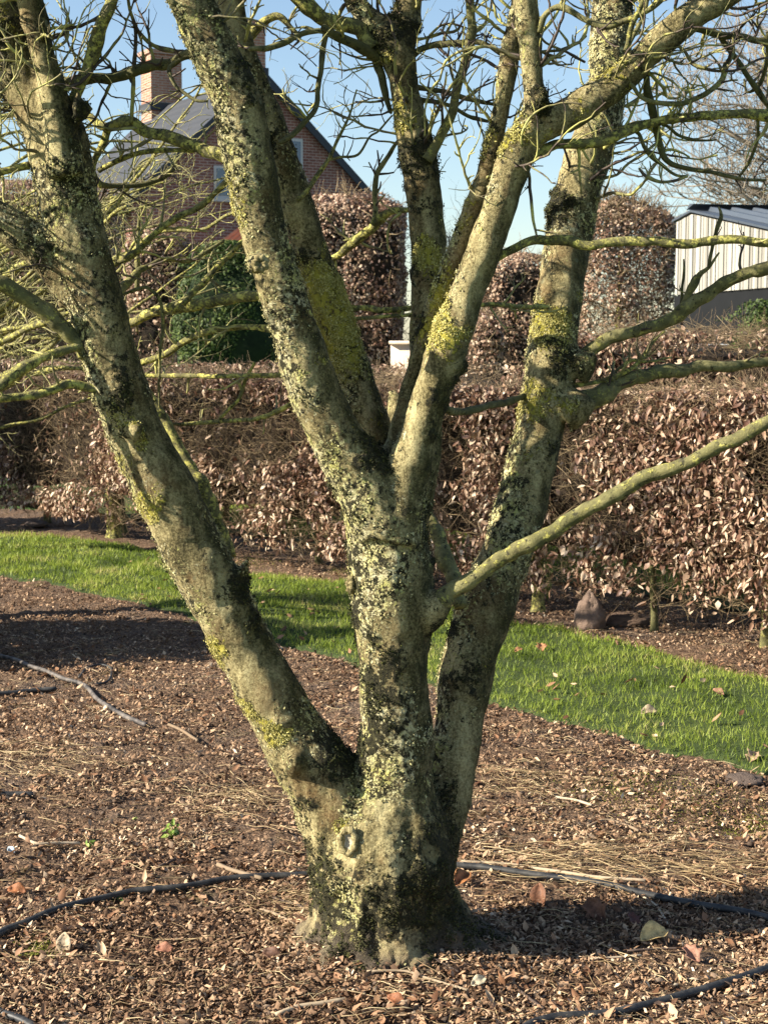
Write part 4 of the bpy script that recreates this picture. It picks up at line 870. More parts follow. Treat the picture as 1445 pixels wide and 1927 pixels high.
def topiary(name, pxl, pxr, pytop, d, depth, nleaf, size, label, cat, leafmat, rnd_top=.3, core=True, ntw=0, coremat=None, seed=0, cone=0.0, sparse=0.):
    a, b = P(pxl, pytop, d), P(pxr, pytop, d); W = b.x - a.x; H = a.z; cx0 = (a.x + b.x) / 2; cy0 = d + depth / 2
    root = empty(name, (cx0, cy0, 0))
    def shape(u, v):  # u around angle, v height 0..1 -> superellipse outline
        prof = np.where(v > 1 - rnd_top, np.sqrt(np.clip(1 - ((v - (1 - rnd_top)) / rnd_top) ** 2.4, 0, 1)), 1.0) * (1 - cone * v)
        c, s = np.cos(u), np.sin(u); k = (np.abs(c) ** 5 + np.abs(s) ** 5) ** (-1 / 5)
        return c * k * prof * W / 2, s * k * prof * depth / 2, v * H
    def samp(n, dep):
        u = RNG.random(n) * 6.283; v = 1 - RNG.random(n) ** 1.15 * .97
        x, y, z = shape(u, v); p = np.stack([x, y, z], 1)
        top = RNG.random(n) < .12; q = np.sqrt(RNG.random(n)); p[top, 0] *= q[top]; p[top, 1] *= q[top]; p[top, 2] = H * (1 - .12 * q[top] ** 3)
        nr = np.stack([x / (W / 2), y / (depth / 2), (v > .8) * .6], 1); nr /= np.linalg.norm(nr, axis=1, keepdims=True) + 1e-6
        p += nr * (-np.abs(RNG.normal(0, dep, n)) + (fbm(p + seed, 1.7, 3, seed) - .5) * .34)[:, None]
        return p + [cx0, cy0, 0], nr
    p, nr = samp(nleaf, .10); dn = fbm(p, 1.6, 3, seed + 4); k = RNG.random(len(p)) < np.clip((dn - .36 + (.0 if not sparse else -.06)) * 6, .18, 1)
    front = nr[:, 1] < .5; k &= front
    p, nr = p[k], nr[k]; n = len(p)
    zax = nr + RNG.normal(0, .6, (n, 3)); sz = size * RNG.uniform(.6, 1.3, n)
    V, Fc = scatter(chip_v * [1.1, 1.1, 1.], chip_f, p, frames(zax, RNG.random(n) * 6.28), sz)
    tag(np_mesh('leaves', V, Fc, leafmat, root, rnd=np.repeat(np.clip(RNG.beta(2, 2, n) + (fbm(p, .9, 2, 3) - .5) * .6, 0, 1), 5)), kind='stuff')
    if ntw:
        p, nr = samp(ntw, .3); t = Tubes()
        for i in range(len(p)):
            dd = RNG.normal(0, 1, 3) + [0, 0, .4]; dd /= np.linalg.norm(dd); L = random.uniform(.15, .5)
            t.add([p[i], p[i] + dd * L * .5 + RNG.normal(0, .03, 3), p[i] + dd * L], [.008, .006, .004], 3)
        tag(t.build('twigs', TW_H, root), kind='stuff')
    if core:
        us = np.linspace(0, 6.283, 29)[:-1]; vs = np.linspace(0, 1, 22); U, Vv = np.meshgrid(us, vs); x, y, z = shape(U.ravel(), Vv.ravel())
        q = np.stack([x * .88, y * .88, z * .95], 1); q += (fbm(q + seed, 2.2, 2, 4)[:, None] - .5) * .3 * np.stack([x / W, y / depth, x * 0], 1) * 2; q += [cx0, cy0, 0]
        fs = [[j * 28 + i, j * 28 + (i + 1) % 28, (j + 1) * 28 + (i + 1) % 28, (j + 1) * 28 + i] for j in range(21) for i in range(28)]
        np_mesh('inner_growth', q, np.array(fs), coremat or CORE, root, True)
    t = Tubes(); t.add([(cx0, cy0, -.1), (cx0, cy0, H * .4), (cx0, cy0, H * .8)], [.10, .08, .04], 8); t.build('trunk', BR_Y, root)
    return tag(root, label, cat)
YEW = rnd_mat('yew_leaf', [(0, (.015, .028, .007)), (.5, (.05, .085, .018)), (1, (.15, .20, .04))], .6, .1)
m = M('yew_interior', .95); m.color(m.ramp(m.noise(5, 4), [(.3, (.006, .012, .004)), (.7, (.02, .035, .01))])); YCORE = m.m
topiary('beech_column', 545, 762, 357, 27, 1.9, 48000, .060, 'tall clipped brown beech column in front of the house gable', 'hedge', BEECH, .10, seed=1, ntw=1500)
topiary('beech_column', 1085, 1284, 368, 27, 1.9, 36000, .060, 'tall clipped beech column next to the slatted shed, sky showing through its lower half', 'hedge', BEECH, .12, core=False, ntw=5200, seed=2, sparse=1)
topiary('beech_column', 908, 1072, 474, 31, 1.8, 27000, .060, 'shorter clipped beech column behind the right rear stem', 'hedge', BEECH, .10, seed=3, ntw=1000)
topiary('beech_column', 884, 950, 588, 24, 1.3, 5000, .06, 'low grey brown clipped block beside the pale brick wall', 'hedge', BEECH, .2, seed=4, ntw=800)
topiary('beech_column', 226, 345, 425, 26, 1.7, 24000, .058, 'clipped beech column between the left stem and the dark evergreen', 'hedge', BEECH, .12, seed=5, ntw=1500)
topiary('beech_column', -190, 215, 330, 30, 2.2, 40000, .066, 'wide tall clipped beech block at the left edge behind the tangled branches', 'hedge', BEECH, .08, seed=6, ntw=2500)
topiary('evergreen_shrub', 322, 520, 448, 22, 1.5, 42000, .045, 'dense dark green evergreen shrub behind the left front stem', 'shrub', YEW, .35, seed=7, coremat=YCORE)
topiary('evergreen_dome', 1368, 1545, 562, 17.5, 1.2, 16000, .035, 'rounded clipped green dome in front of the black garage door', 'shrub', YEW, .95, seed=8, coremat=YCORE)

# ------------------------------------------------------------------ house
def brick_mat(name, c1, c2, mortar, rotz, scale=1.0):
    m = M(name, .9)
    mp = m.n('ShaderNodeMapping'); mp.inputs['Rotation'].default_value = (0, 0, rotz); m.l(m.co.outputs['Object'], mp.inputs[0])
    sx = m.n('ShaderNodeSeparateXYZ'); m.l(mp.outputs[0], sx.inputs[0]); cb = m.n('ShaderNodeCombineXYZ'); m.l(sx.outputs[0], cb.inputs[0]); m.l(sx.outputs[2], cb.inputs[1])
    b = m.n('ShaderNodeTexBrick'); m.l(cb.outputs[0], b.inputs['Vector'])
    b.inputs['Color1'].default_value = (*c1, 1); b.inputs['Color2'].default_value = (*c2, 1); b.inputs['Mortar'].default_value = (*mortar, 1)
    b.inputs['Scale'].default_value = 1; b.inputs['Brick Width'].default_value = .21; b.inputs['Row Height'].default_value = .072; b.inputs['Mortar Size'].default_value = .009; b.inputs['Bias'].default_value = -.1
    c = m.mix(m.ramp(m.noise(1.7, 5), [(.35, 0.), (.7, .6)]), b.outputs[0], m.mix(1., b.outputs[0], (.6, .55, .55), 'MULTIPLY'))
    c = m.mix(m.ramp(m.noise(6, 4, .7), [(.62, 0.), (.7, .5)]), c, (.45, .38, .34))
    m.color(c); m.bump(b.outputs['Fac'], -.6, .01); return m.m
gd = Vector((.87, .49, 0)).normalized(); gr = Vector((-.49, .87, 0)).normalized()   # along the gable, along the ridge (away)
BRICK = brick_mat('red_brick', (.26, .115, .09), (.19, .08, .066), (.42, .33, .29), -math.atan2(gd.y, gd.x))
BRICKC = brick_mat('chimney_brick', (.40, .20, .13), (.30, .13, .09), (.42, .36, .30), 0)
m = M('slate_roof', .75); wv = m.n('ShaderNodeTexWave', wave_type='BANDS', bands_direction='Z'); wv.inputs['Scale'].default_value = 1.4; m.l(m.co.outputs['Object'], wv.inputs[0])
m.color(m.mix(m.noise(2, 6, .7), (.03, .034, .042), (.06, .063, .072))); m.bump(wv.outputs['Fac'], .6, .02); SLATE = m.m
m = M('verge_board', .5); m.color((.035, .042, .055)); DARKB = m.m
m = M('white_paint', .4); m.color(m.mix(m.noise(5, 3), (.42, .42, .42), (.52, .52, .52))); WHITE = m.m
m = M('window_glass', .06); m.color((.06, .09, .14)); m.b.inputs['Specular IOR Level'].default_value = .8; GLASS = m.m
NA = P(490, 136, 40); zr = NA.z; E = 3.6; SL = .92; ze = zr - SL * E
house = empty('brick_house', (NA.x, NA.y, 0)); tag(house, 'red brick house with steep grey slate roof and two chimneys behind the bare branches', 'house')
def hp(s, l, z): return Vector((NA.x, NA.y, 0)) + gd * s + gr * l + Vector((0, 0, z))
LEN = 7.4
prism('wall', [hp(-E + .1, 0, -.1), hp(E - .1, 0, -.1), hp(E - .1, 0, ze), hp(0, 0, zr - .12), hp(-E + .1, 0, ze)], gr * LEN, BRICK, house)
for sgn in (1, -1):
    o_ = .14; a = [hp(0, -o_, zr), hp(sgn * (E + .25), -o_, ze - .23), hp(sgn * (E + .25), -o_, ze - .33), hp(0, -o_, zr - .13)]
    rf = prism('roof', a, gr * (LEN + 2 * o_), SLATE, house)
    vb = [hp(0, -o_ - .05, zr + .05), hp(sgn * (E + .3), -o_ - .05, ze - .23), hp(sgn * (E + .3), -o_ - .05, ze - .47), hp(0, -o_ - .05, zr - .20)]
    prism('verge_board', vb, gr * .045, DARKB, rf)
    prism('gutter', [hp(sgn * (E + .27), -.1, ze - .28), hp(sgn * (E + .40), -.1, ze - .28), hp(sgn * (E + .40), -.1, ze - .40), hp(sgn * (E + .27), -.1, ze - .40)], gr * (LEN + .2), DARKB, rf)
def chimney(s, l, w_, dpt, z0, z1):
    base_ = [hp(s - w_ / 2, l - dpt / 2, z0), hp(s + w_ / 2, l - dpt / 2, z0), hp(s + w_ / 2, l + dpt / 2, z0), hp(s - w_ / 2, l + dpt / 2, z0)]
    ch = prism('chimney', base_, Vector((0, 0, z1 - z0)), BRICKC, house)
    e = .07; b2 = [hp(s - w_ / 2 - e, l - dpt / 2 - e, z1), hp(s + w_ / 2 + e, l - dpt / 2 - e, z1), hp(s + w_ / 2 + e, l + dpt / 2 + e, z1), hp(s - w_ / 2 - e, l + dpt / 2 + e, z1)]
    prism('chimney_cap', b2, Vector((0, 0, .12)), BRICKC, ch)
    b3 = [hp(s - w_ / 2 - .06, l - dpt / 2 - .06, z0 + .55), hp(s + w_ / 2 + .06, l - dpt / 2 - .06, z0 + .55), hp(s + w_ / 2 + .06, l + dpt / 2 + .06, z0 + .55), hp(s - w_ / 2 - .06, l + dpt / 2 + .06, z0 + .55)]
    prism('lead_flashing', b3, Vector((0, 0, .22)), SLATE, ch)
chimney(0, LEN - .6, .95, .8, zr - .7, 9.78)
chimney(-.1, .65, .78, .7, zr - .6, 9.55)
def window(s, z, w_, h_):
    f = prism('window', [hp(s - w_ / 2, -.03, z), hp(s + w_ / 2, -.03, z), hp(s + w_ / 2, -.03, z + h_), hp(s - w_ / 2, -.03, z + h_)], gr * .05, WHITE, house)
    prism('pane', [hp(s - w_ / 2 + .07, -.045, z + .07), hp(s + w_ / 2 - .07, -.045, z + .07), hp(s + w_ / 2 - .07, -.045, z + h_ - .07), hp(s - w_ / 2 + .07, -.045, z + h_ - .07)], gr * .01, GLASS, f)
    prism('sill', [hp(s - w_ / 2 - .1, -.10, z - .09), hp(s + w_ / 2 + .1, -.10, z - .09), hp(s + w_ / 2 + .1, -.10, z - .005), hp(s - w_ / 2 - .1, -.10, z - .005)], gr * .12, WHITE, f)
window(.80, 5.75, .75, 1.0); window(-1.0, 5.15, .62, .8)
window(-1.4, 2.2, 1.0, 1.3); window(1.3, 2.2, 1.0, 1.3)
m = M('clay_tile', .8); m.color(m.mix(m.noise(6, 5), (.42, .17, .09), (.55, .27, .15))); m.bump(m.voro(5), .8, .03); CLAY = m.m
lt = empty('tiled_outbuilding', P(445, 640, 36) * 1); lt.location.z = 0
tag(lt, 'low outbuilding with orange clay tile roof in front of the house wall', 'outbuilding')
a, b = P(405, 470, 36), P(560, 470, 36); top_ = P(440, 425, 37)
prism('wall', [Vector((a.x + .1, 36.2, -.1)), Vector((b.x, 36.2, -.1)), Vector((b.x, 36.2, a.z - .1)), Vector((a.x + .1, 36.2, a.z - .1))], Vector((0, 2.4, 0)), BRICK, lt)
pr = prism('roof', [Vector((a.x - .15, 36, a.z - .1)), Vector((a.x - .15, 36, a.z)), Vector((a.x + .75, 37.4, a.z + .85)), Vector((a.x + .75, 37.4, a.z + .75))], Vector((b.x - a.x, 0, 0)), CLAY, lt)
# tile rows as pieces
nrow = 0
for i in range(15):
    xx = a.x - .12 + i * .14
    ti = prism('tile', [Vector((xx, 35.98, a.z + .005)), Vector((xx + .06, 35.98, a.z + .055)), Vector((xx + .12, 35.98, a.z + .005))], Vector((.85, 1.36, .83)), CLAY, pr)

# ------------------------------------------------------------------ pale brick garden wall between the columns
PALE = brick_mat('pale_brick', (.62, .50, .38), (.55, .43, .33), (.60, .52, .44), 0)
a, b = P(735, 648, 25.5), P(890, 644, 25.5)
gw = empty('garden_wall', ((a.x + b.x) / 2, 25.5, 0)); tag(gw, 'low pale cream brick wall between the clipped columns', 'wall')
v, f = box_arrays((a.x + b.x) / 2, 25.6, a.z / 2, b.x - a.x, .22, a.z); np_mesh('wall', v, f, PALE, gw)
v, f = box_arrays((a.x + b.x) / 2, 25.6, a.z + .03, b.x - a.x + .06, .3, .055); np_mesh('coping', v, f, PALE, gw)

# ------------------------------------------------------------------ slatted shed
m = M('limed_timber', .8); rv = m.attr('rnd')
oi = m.n('ShaderNodeObjectInfo'); c = m.ramp(m.math('ADD', m.math('MULTIPLY', oi.outputs['Random'], .6), m.math('MULTIPLY', m.noise(1, 5, .7, m.mapped((30, 30, 1.2))), .5)), [(.2, (.13, .12, .10)), (.42, (.27, .255, .22)), (.8, (.37, .355, .315))]); m.color(c); m.bump(m.noise(1, 4, .7, m.mapped((80, 80, 3))), .5, .004); TIMB = m.m
m = M('black_panel', .75); m.b.inputs['Specular IOR Level'].default_value = .08; m.color(m.mix(m.noise(3, 3), (.010, .011, .012), (.016, .017, .019))); BLACK = m.m
m = M('grey_metal_roof', .45); m.color(m.mix(m.noise(4, 4), (.06, .075, .095), (.085, .10, .125))); m.b.inputs['Metallic'].default_value = .2; METAL = m.m
s0 = P(1277, 420, 23.4); s1 = P(1445, 450, 20.2); s0.z = s1.z = 0
wd_ = (s1 - s0).normalized(); wn = Vector((-wd_.y, wd_.x, 0)); wn = -wn if wn.x > 0 else wn   # faces left / the sun
bk = -wn
shed = empty('slatted_shed', s0); tag(shed, 'pale vertical slat shed with dark metal roof and black garage door at right', 'shed')
def sp_(l, z, o=0): return s0 + wd_ * l + wn * o + Vector((0, 0, z))
PK = .6; zp = P(1300, 404, 22.9).z
def top_z(l): return zp - abs(l - PK) * (.16 if l > PK else .12)
LW = 6.4; zd = P(1295, 554, 23.1).z
prism('wall', [sp_(0, -.1), sp_(LW, -.1), sp_(LW, top_z(LW) - .02), sp_(PK, zp - .02), sp_(0, top_z(0) - .02)], bk * 5.5, BLACK, shed)
nsl = int(LW / .098); sw = .098
for i in range(nsl):
    l0 = i * sw; l1 = l0 + sw * .80; th = .028 if i % 3 else .036
    pz = [(l0, zd), (l1, zd), (l1, top_z(l1) + .0), (l0, top_z(l0) + .0)]
    prism('slat', [sp_(l, z, .004) for l, z in pz], wn * th, TIMB, shed)
dr = prism('garage_door', [sp_(.32, .02, .003), sp_(LW - .8, .02, .003), sp_(LW - .8, zd - .12, .003), sp_(.32, zd - .12, .003)], wn * .02, BLACK, shed)
m = M('door_groove', .4); m.color((.30, .31, .33)); GROOVE = m.m
for z in (zd - .12 - .62, zd - .12 - 1.24):
    prism('joint_strip', [sp_(.34, z, .025), sp_(LW - .82, z, .025), sp_(LW - .82, z + .012, .025), sp_(.34, z + .012, .025)], wn * .004, GROOVE, dr)
prism('corner_post', [sp_(-.02, -.05, .004), sp_(.27, -.05, .004), sp_(.27, zd - .02, .004), sp_(-.02, zd - .02, .004)], wn * .04, BLACK, shed)
# roof with raised ribs running down the slope
rp = prism('roof', [sp_(PK, zp + .03, .06), sp_(LW + .2, top_z(LW + .2) + .03, .06), sp_(LW + .2, top_z(LW + .2) + .06, .06), sp_(PK, zp + .06, .06)], bk * 5.8, METAL, shed)
prism('roof', [sp_(PK, zp + .03, .06), sp_(-.15, top_z(-.15) + .03, .06), sp_(-.15, top_z(-.15) + .06, .06), sp_(PK, zp + .06, .06)], bk * 5.8, METAL, shed)
for k in range(17):
    o = -.22 - k * .33
    prism('rib', [sp_(PK + .12, top_z(PK + .12) + .062, o - .06), sp_(PK + .12, top_z(PK + .12) + .12, o - .03), sp_(PK + .12, top_z(PK + .12) + .12, o + .03), sp_(PK + .12, top_z(PK + .12) + .062, o + .06)],
          sp_(LW + .2, top_z(LW + .2)) - sp_(PK + .12, top_z(PK + .12)), METAL, rp)
prism('ridge_cap', [sp_(PK - .12, zp + .07, .07), sp_(PK, zp + .15, .07), sp_(PK + .16, zp + .135, .07)], bk * 5.82, METAL, rp)

# ------------------------------------------------------------------ shrub off frame left, whose shadow falls on the mulch
SH = Vector((-3.45, 7.75, 0))
def leafy_dome(name, c, rx, ry, rz, n, size, label):
    root = empty(name, c); u = RNG.normal(0, 1, (n, 3)); u /= np.linalg.norm(u, axis=1, keepdims=True); u[:, 2] = np.abs(u[:, 2])
    r = 1 - np.abs(RNG.normal(0, .16, n)) + (fbm(u + 5, 2.5, 3, 4) - .5) * .5; p = u * r[:, None] * [rx, ry, rz] + [c.x, c.y, 0]
    V, Fc = scatter(leaf_v, leaf_f, p, frames(u + RNG.normal(0, .6, (n, 3)), RNG.random(n) * 6.28), size * RNG.uniform(.6, 1.2, n))
    tag(np_mesh('leaves', V, Fc, YEW, root, rnd=np.repeat(RNG.random(n), 8)), kind='stuff')
    t = Tubes(); t.add([(c.x, c.y, -.1), (c.x, c.y, rz * .7)], [.06, .03], 8); t.build('stem', BR_D, root)
    return tag(root, label, 'shrub')
leafy_dome('evergreen_shrub', SH, 1.0, .72, 1.75, 9000, .10, 'broad evergreen shrub just outside the left edge, shading the mulch')

leafy_dome('evergreen_shrub', Vector((-5.0, 12.95, 0)), .6, .55, 2.6, 5000, .10, 'tall evergreen shrub outside the left edge beside the beech hedge')

# ------------------------------------------------------------------ hoses
m = M('hose_rubber', .5); m.b.inputs['Specular IOR Level'].default_value = .35
c = m.mix(m.ramp(m.noise(18, 5, .7), [(.45, 0.), (.7, .7)]), (.018, .019, .021), (.10, .095, .085)); m.color(c); m.bump(m.noise(90, 3), .3, .002); HOSE = m.m
m = M('weathered_hose', .6); m.color(m.mix(m.ramp(m.noise(14, 5, .7), [(.4, 0.), (.6, 1.)]), (.035, .033, .033), (.16, .14, .125))); HOSE2 = m.m
def hose(rows, r, mat, label, lift=.004, name='drip_hose', k=10, cat='hose'):
    pts = [G(px, py) for px, py in rows]; s4 = spline([(*p, r) for p in pts], .02)
    zz = gh(s4[:, 0], s4[:, 1]); ker = np.ones(9) / 9; zz = np.convolve(np.pad(zz, 4, mode='edge'), ker, 'valid'); s4[:, 2] = zz + r + lift
    t = Tubes(); t.add(s4[:, :3], s4[:, 3], k); o = t.build(name, mat); return tag(o, label, cat)
hose([(-160, 1905), (-60, 1820), (0, 1772), (60, 1742), (150, 1712), (240, 1692), (330, 1682), (420, 1668), (500, 1661), (590, 1656), (720, 1640), (860, 1640), (960, 1650), (1080, 1666), (1200, 1690), (1300, 1710), (1400, 1730), (1480, 1750), (1600, 1790)], .0105, HOSE, 'black drip hose curving behind the trunk base from the left edge to the right edge', .008)
hose([(930, 2010), (980, 1950), (1040, 1928), (1130, 1918), (1220, 1902), (1320, 1874), (1400, 1848), (1480, 1815), (1600, 1760)], .011, HOSE, 'black drip hose crossing the bottom right corner')
hose([(-90, 1875), (-40, 1895), (0, 1912), (45, 1935), (110, 1975)], .010, HOSE, 'short piece of black hose in the bottom left corner')
hose([(-120, 1225), (0, 1240), (60, 1262), (120, 1284), (160, 1298), (190, 1328), (230, 1352), (275, 1372)], .010, HOSE2, 'weathered grey hose winding down from the left edge over the shaded mulch', .010)
hose([(-90, 1322), (0, 1312), (60, 1306), (105, 1302)], .011, HOSE, 'dark hose end in the shaded mulch below the grey hose')
hose([(-80, 1508), (-10, 1502), (30, 1500), (62, 1500)], .012, HOSE, 'half buried black hose stub at the left edge', -.004)
hose([(150, 1278), (165, 1260), (190, 1252), (210, 1262), (205, 1285), (180, 1292)], .006, HOSE, 'small dark loop of thin hose beside the grey hose')

# ------------------------------------------------------------------ sticks
STICK = rnd_mat('stick_bark', [(0, (.20, .14, .09)), (.5, (.36, .28, .19)), (1, (.58, .48, .35))], .8)
STICKD = rnd_mat('dark_stick', [(0, (.05, .035, .028)), (1, (.14, .10, .08))], .8)
for rows, r, mt, lb in [
 ([(868, 1632), (960, 1640), (1060, 1652), (1130, 1662), (1212, 1668)], .0055, STICK, 'long pale stick lying along the black hose right of the trunk'),
 ([(520, 1925), (560, 1908), (600, 1903), (650, 1893)], .006, STICK, 'pale knobbly stick at the bottom edge below the trunk'),
 ([(38, 1583), (70, 1596), (110, 1594), (150, 1600)], .005, STICK, 'pale stick beside the small green sprout at left'),
 ([(690, 1842), (760, 1840), (800, 1850), (880, 1876)], .0035, STICK, 'thin brown stick lying just in front of the trunk base'),
 ([(1105, 1565), (1140, 1553), (1180, 1562), (1200, 1574)], .005, STICK, 'curved light stick on the mulch right of the rear stem'),
 ([(1045, 1508), (1080, 1515), (1112, 1524)], .005, STICK, 'short straight pale stick left of the mossy patch'),
 ([(1180, 1800), (1250, 1795), (1320, 1798)], .0035, STICKD, 'thin dark stick just below the yellow leaf'),
 ([(1110, 1815), (1160, 1812), (1205, 1808)], .003, STICK, 'thin pale stalk left of the yellow leaf'),
 ([(960, 1860), (1000, 1895), (1022, 1912)], .004, STICKD, 'dark twig lying left of the bottom right hose'),
 ([(410, 1638), (440, 1650), (492, 1664)], .007, STICK, 'short grey stick end meeting the hose left of the trunk'),
 ([(300, 1640), (330, 1628)], .005, STICKD, 'short dark stick above the left part of the hose'),
 ([(490, 1722), (520, 1732), (560, 1752)], .004, STICK, 'pale broken stick left of the trunk base'),
 ([(515, 1700), (560, 1715), (585, 1726)], .0035, STICKD, 'dark thin stick leaning to the trunk base'),
 ([(1210, 1697), (1235, 1715), (1255, 1748)], .003, STICK, 'thin pale stalk in the trunk shadow above the yellow leaf'),
 ([(318, 1372), (345, 1385), (372, 1402)], .007, STICK, 'pale stick just right of the grey hose end'),
 ([(780, 1798), (830, 1822), (862, 1842)], .003, STICKD, 'thin dark root at the right foot of the trunk'),
]:
    hose(rows, r, mt, lb, .012, 'stick', 6, 'stick')

# ------------------------------------------------------------------ single leaves worth naming
def one_leaf(px, py, size, col, label, zax=(0, -.3, 1), spin=0., curl=1.3, lobed=False, lift=.02, name='dead_leaf'):
    m = M('leaf_skin', .6); col = (col[0] * .9, col[1] * .92, col[2] * .95); c = m.mix(m.ramp(m.noise(70, 5, .75), [(.35, 0.), (.65, 1.)]), tuple(k * .45 for k in col), col); m.color(c); m.bump(m.noise(120, 4), .5, .003)
    g = G(px, py, lift); curl = curl * .6; n_ = 9; V = []; Fq = []
    L = size
    for i in range(n_):
        t = i / (n_ - 1); wv_ = math.sin(math.pi * min(1, t * .93 + .05)) ** .75 * .34 * (1 + (.35 * math.cos(t * 17) if lobed else 0))
        for j in range(5):
            s = (j - 2) / 2; V.append((s * wv_ * L, (t - .5) * L, (abs(s) ** 1.6 * wv_ * .9 * curl + .22 * curl * (t - .4) ** 2 - .05 * math.sin(9 * t + s)) * L))
    for i in range(n_ - 1):
        for j in range(4): a = i * 5 + j; Fq.append([a, a + 1, a + 6, a + 5])
    R = frames(np.array([zax], float), np.array([spin]))[0]
    V = (R @ np.array(V).T).T + np.array(g)
    o = np_mesh(name, V, np.array(Fq), m.m, None, True)
    sd = o.modifiers.new('t', 'SOLIDIFY'); sd.thickness = .0012
    return tag(o, label, 'leaf')
one_leaf(1228, 1775, .085, (.88, .62, .26), 'large yellow tan leaf curled up on the mulch at lower right', (.1, -.5, 1), 1.9, 1.6)
one_leaf(1120, 1728, .085, (.24, .11, .06), 'big curled brown leaf in the trunk shadow', (-.3, -.8, .8), .7, 1.6, True)
one_leaf(1016, 1698, .07, (.22, .10, .055), 'upright brown leaf at the near edge of the hose, right of the trunk', (-.5, -.9, .4), .2, 1.4)
one_leaf(868, 1668, .07, (.45, .19, .07), 'orange brown leaf touching the right side of the trunk', (.2, -.5, 1), 2.2, 1.8)
one_leaf(33, 1690, .055, (.38, .15, .06), 'rusty brown leaf on the mulch near the left edge', (0, -.6, 1), 1.4, 1.6)
one_leaf(1018, 1235, .07, (.50, .23, .11), 'orange brown leaf lying on the grass right of the rear stem', (0, -.4, 1), 1.5, 1.2, True, .045)
one_leaf(975, 1240, .045, (.48, .22, .11), 'smaller orange leaf on the grass close to the rear stem', (0, -.4, 1), .6, 1.2, False, .045)
one_leaf(1220, 1358, .07, (.50, .38, .24), 'pale crumpled leaf at the near edge of the grass', (0, -.6, 1), 1.8, 1.8, False, .04)
one_leaf(1350, 1322, .055, (.42, .22, .13), 'small brown leaf in the middle of the grass at right', (0, -.5, 1), .8, 1.4, False, .045)
one_leaf(1415, 1440, .07, (.55, .36, .22), 'light brown leaf on the grass edge at the right border', (0, -.5, 1), 2.5, 1.4, True, .03)
one_leaf(123, 1790, .06, (.60, .46, .30), 'slim pale leaf standing up below the left hose', (-.2, -1, .3), .1, .8)
one_leaf(310, 1800, .045, (.45, .20, .12), 'small reddish leaf below the left hose', (0, -.6, 1), 1.5, 1.3)
one_leaf(512, 1812, .05, (.16, .08, .05), 'dark brown leaf left of the trunk foot', (0, -.7, 1), 1.2, 1.6)
one_leaf(745, 1898, .045, (.42, .17, .08), 'rust coloured leaf near the bottom edge below the trunk', (0, -.6, 1), 1.1, 1.4)
one_leaf(900, 1862, .04, (.66, .56, .38), 'small cream leaf right of the trunk foot', (0, -.7, 1), 2.1, 1.2)
one_leaf(1300, 1810, .06, (.40, .20, .13), 'pinkish brown leaf right of the yellow one', (0, -.5, 1), .4, 1.4, True)
one_leaf(1190, 1745, .05, (.17, .07, .05), 'dark red brown leaf between the shadow and the yellow leaf', (.3, -.5, 1), 2.8, 1.2, True)
one_leaf(22, 1607, .03, (.55, .66, .72), 'small bluish white scrap on the mulch at the left edge', (0, -.8, 1), .9, 1.4, False, .012, 'paper_scrap')

# ------------------------------------------------------------------ green sprouts
SPR = rnd_mat('sprout_leaf', [(0, (.10, .20, .03)), (.6, (.26, .38, .07)), (1, (.48, .56, .17))], .5, .2)
def sprout(px, py, n, size, label, spread=.5, h=.03):
    g = G(px, py); root = empty('sprout', g); n_ = n
    t = Tubes(); pos = []; zs = []
    for i in range(n_):
        a = random.uniform(0, math.tau); e = random.uniform(.2, 1) * spread; tip = g + Vector((math.cos(a) * e * size * 1.4, math.sin(a) * e * size * 1.4, h * random.uniform(.4, 1.3)))
        t.add([g[:], ((g + tip) / 2 + Vector((0, 0, .006)))[:], tip[:]], [.0013, .0011, .0009], 4); pos.append(tip[:]); zs.append((math.cos(a) * .6, math.sin(a) * .6 - .5, 1))
    t.build('stem', SPR, root)
    for i in range(n_):
        R = frames(np.array([zs[i]]), np.array([random.uniform(0, 6.28)]))
        V, Fc = scatter(leaf_v - [0, .1, 0], leaf_f, np.array([pos[i]]), R, np.array([size * random.uniform(.6, 1.1)])); np_mesh('leaf', V, Fc, SPR, root, True, np.full(8, random.random()))
    return tag(root, label, 'seedling')
sprout(325, 1582, 16, .026, 'larger bright green leafy sprout on the mulch left of the trunk', .7, .045)
sprout(168, 1600, 10, .018, 'small green sprout at the end of the pale stick', .7, .025)
sprout(221, 1695, 5, .022, 'pale green seedling growing against the left hose', .5, .02)
sprout(1030, 1130, 18, .045, 'young green climber at the foot of the hedge right of the rear stem', .8, .22)
sprout(255, 1545, 4, .010, 'tiny green seedling above the larger sprout', .5, .012)

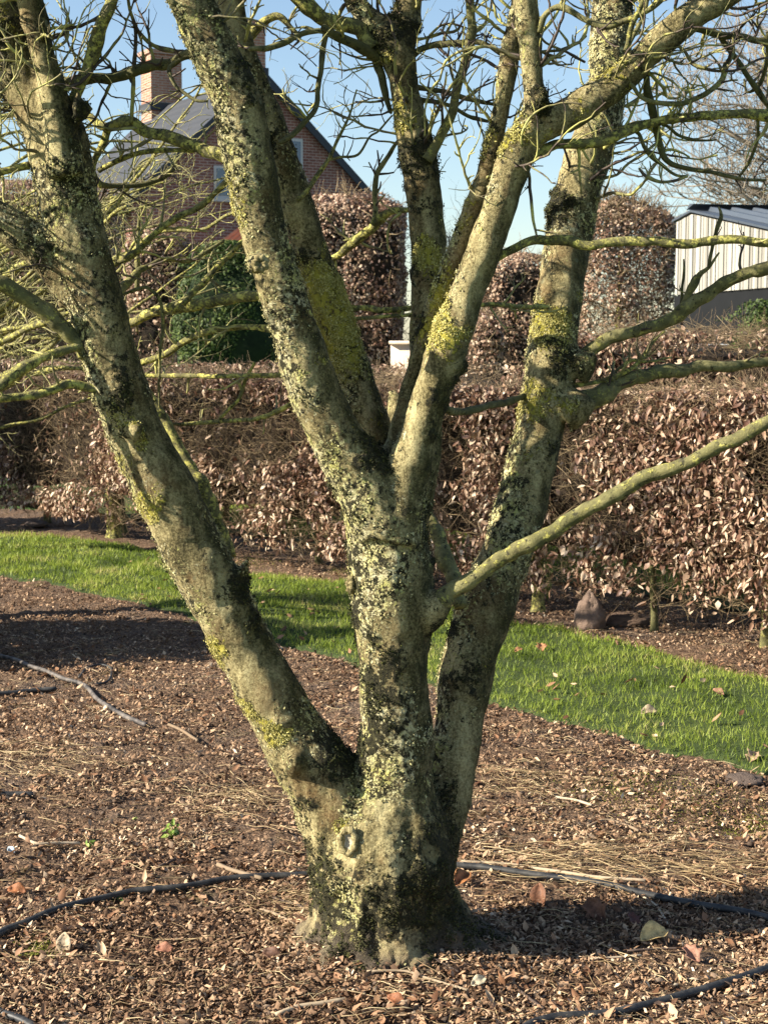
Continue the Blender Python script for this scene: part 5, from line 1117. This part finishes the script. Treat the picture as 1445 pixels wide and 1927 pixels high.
# ------------------------------------------------------------------ stone and mounds by the hedge
def rock(px, py, rx, rz, cols, label, name, seed, cat, ry=None, cone=0.):
    bm = bmesh.new(); bmesh.ops.create_icosphere(bm, subdivisions=4, radius=1)
    v = np.array([q.co[:] for q in bm.verts]); k = .65 + .7 * fbm(v, 2.0, 4, seed); v *= k[:, None]
    v[:, :2] *= np.clip(1 - cone * (v[:, 2:3] + .2), .25, 1.4); v += (fbm(v, 7, 3, seed)[:, None] - .5) * .16 * v
    g = G(px, py)
    for q, c in zip(bm.verts, v): q.co = (c[0] * rx, c[1] * (ry or rx), c[2] * rz + rz * .55)
    me = bpy.data.meshes.new(name); bm.to_mesh(me); bm.free(); me.polygons.foreach_set('use_smooth', np.ones(len(me.polygons), bool))
    m = M(name + '_surface', .9); m.color(m.mix(m.noise(18, 6, .75), *cols)); m.bump(m.noise(60, 5, .8), 1, .02); me.materials.append(m.m)
    o = link(bpy.data.objects.new(name, me)); o.location = g; return tag(o, label, cat)
rock(1108, 1182, .085, .135, ((.12, .08, .06), (.34, .24, .18)), 'rough reddish brown pointed stone at the hedge foot right of the rear stem', 'stone', 3, 'stone', .08, .28)
rock(1180, 1178, .12, .05, ((.06, .04, .03), (.20, .13, .09)), 'low crumbly heap of dark soil beside the pointed stone', 'soil_heap', 5, 'soil')
rock(122, 988, .058, .062, ((.16, .11, .10), (.44, .34, .30)), 'round pinkish stone on the soil at left beyond the grass', 'stone', 8, 'stone')
rock(1400, 1474, .07, .022, ((.07, .055, .045), (.22, .16, .13)), 'grey crumbly clod of earth below the grass at the right edge', 'soil_clod', 12, 'soil')
rock(70, 990, .1, .03, ((.06, .045, .04), (.2, .15, .12)), 'flat dark clod of soil left of the round pinkish stone', 'soil_clod', 14, 'soil')
# moss cushions on the ground
MOSSG = rnd_mat('ground_moss', [(0, (.05, .06, .01)), (.6, (.14, .15, .02)), (1, (.30, .30, .05))], .9)
n = 9000; cc = [(1425, 1552, 40, 12), (1250, 1500, 120, 20), (1330, 1535, 90, 18), (60, 1790, 22, 8), (1180, 1480, 60, 14), (650, 1075, 20, 6), (480, 1060, 30, 6)]
xs, ys = [], []
for i in range(n):
    c_ = cc[min(int(random.random() ** 1.2 * len(cc)), 6)]; q = G0(random.gauss(c_[0], c_[2]), random.gauss(c_[1], c_[3])); xs.append(q.x); ys.append(q.y)
xs, ys = np.array(xs), np.array(ys)
R = frames(np.stack([RNG.normal(0, .5, n), RNG.normal(0, .5, n), np.ones(n)], 1), RNG.random(n) * 6.28)
V, Fc = scatter(chip_v * [1, 1, 2.5], chip_f, np.stack([xs, ys, gh(xs, ys) + .006], 1), R, RNG.uniform(.003, .008, n))
tag(np_mesh('ground_moss', V, Fc, MOSSG, rnd=np.repeat(RNG.random(n), 5)), 'yellow green moss patches on the mulch at right', 'moss', kind='stuff')
print('objects', len(bpy.data.objects), 'tris', sum(sum(max(0, p.loop_total - 2) for p in []) for _ in [0]))
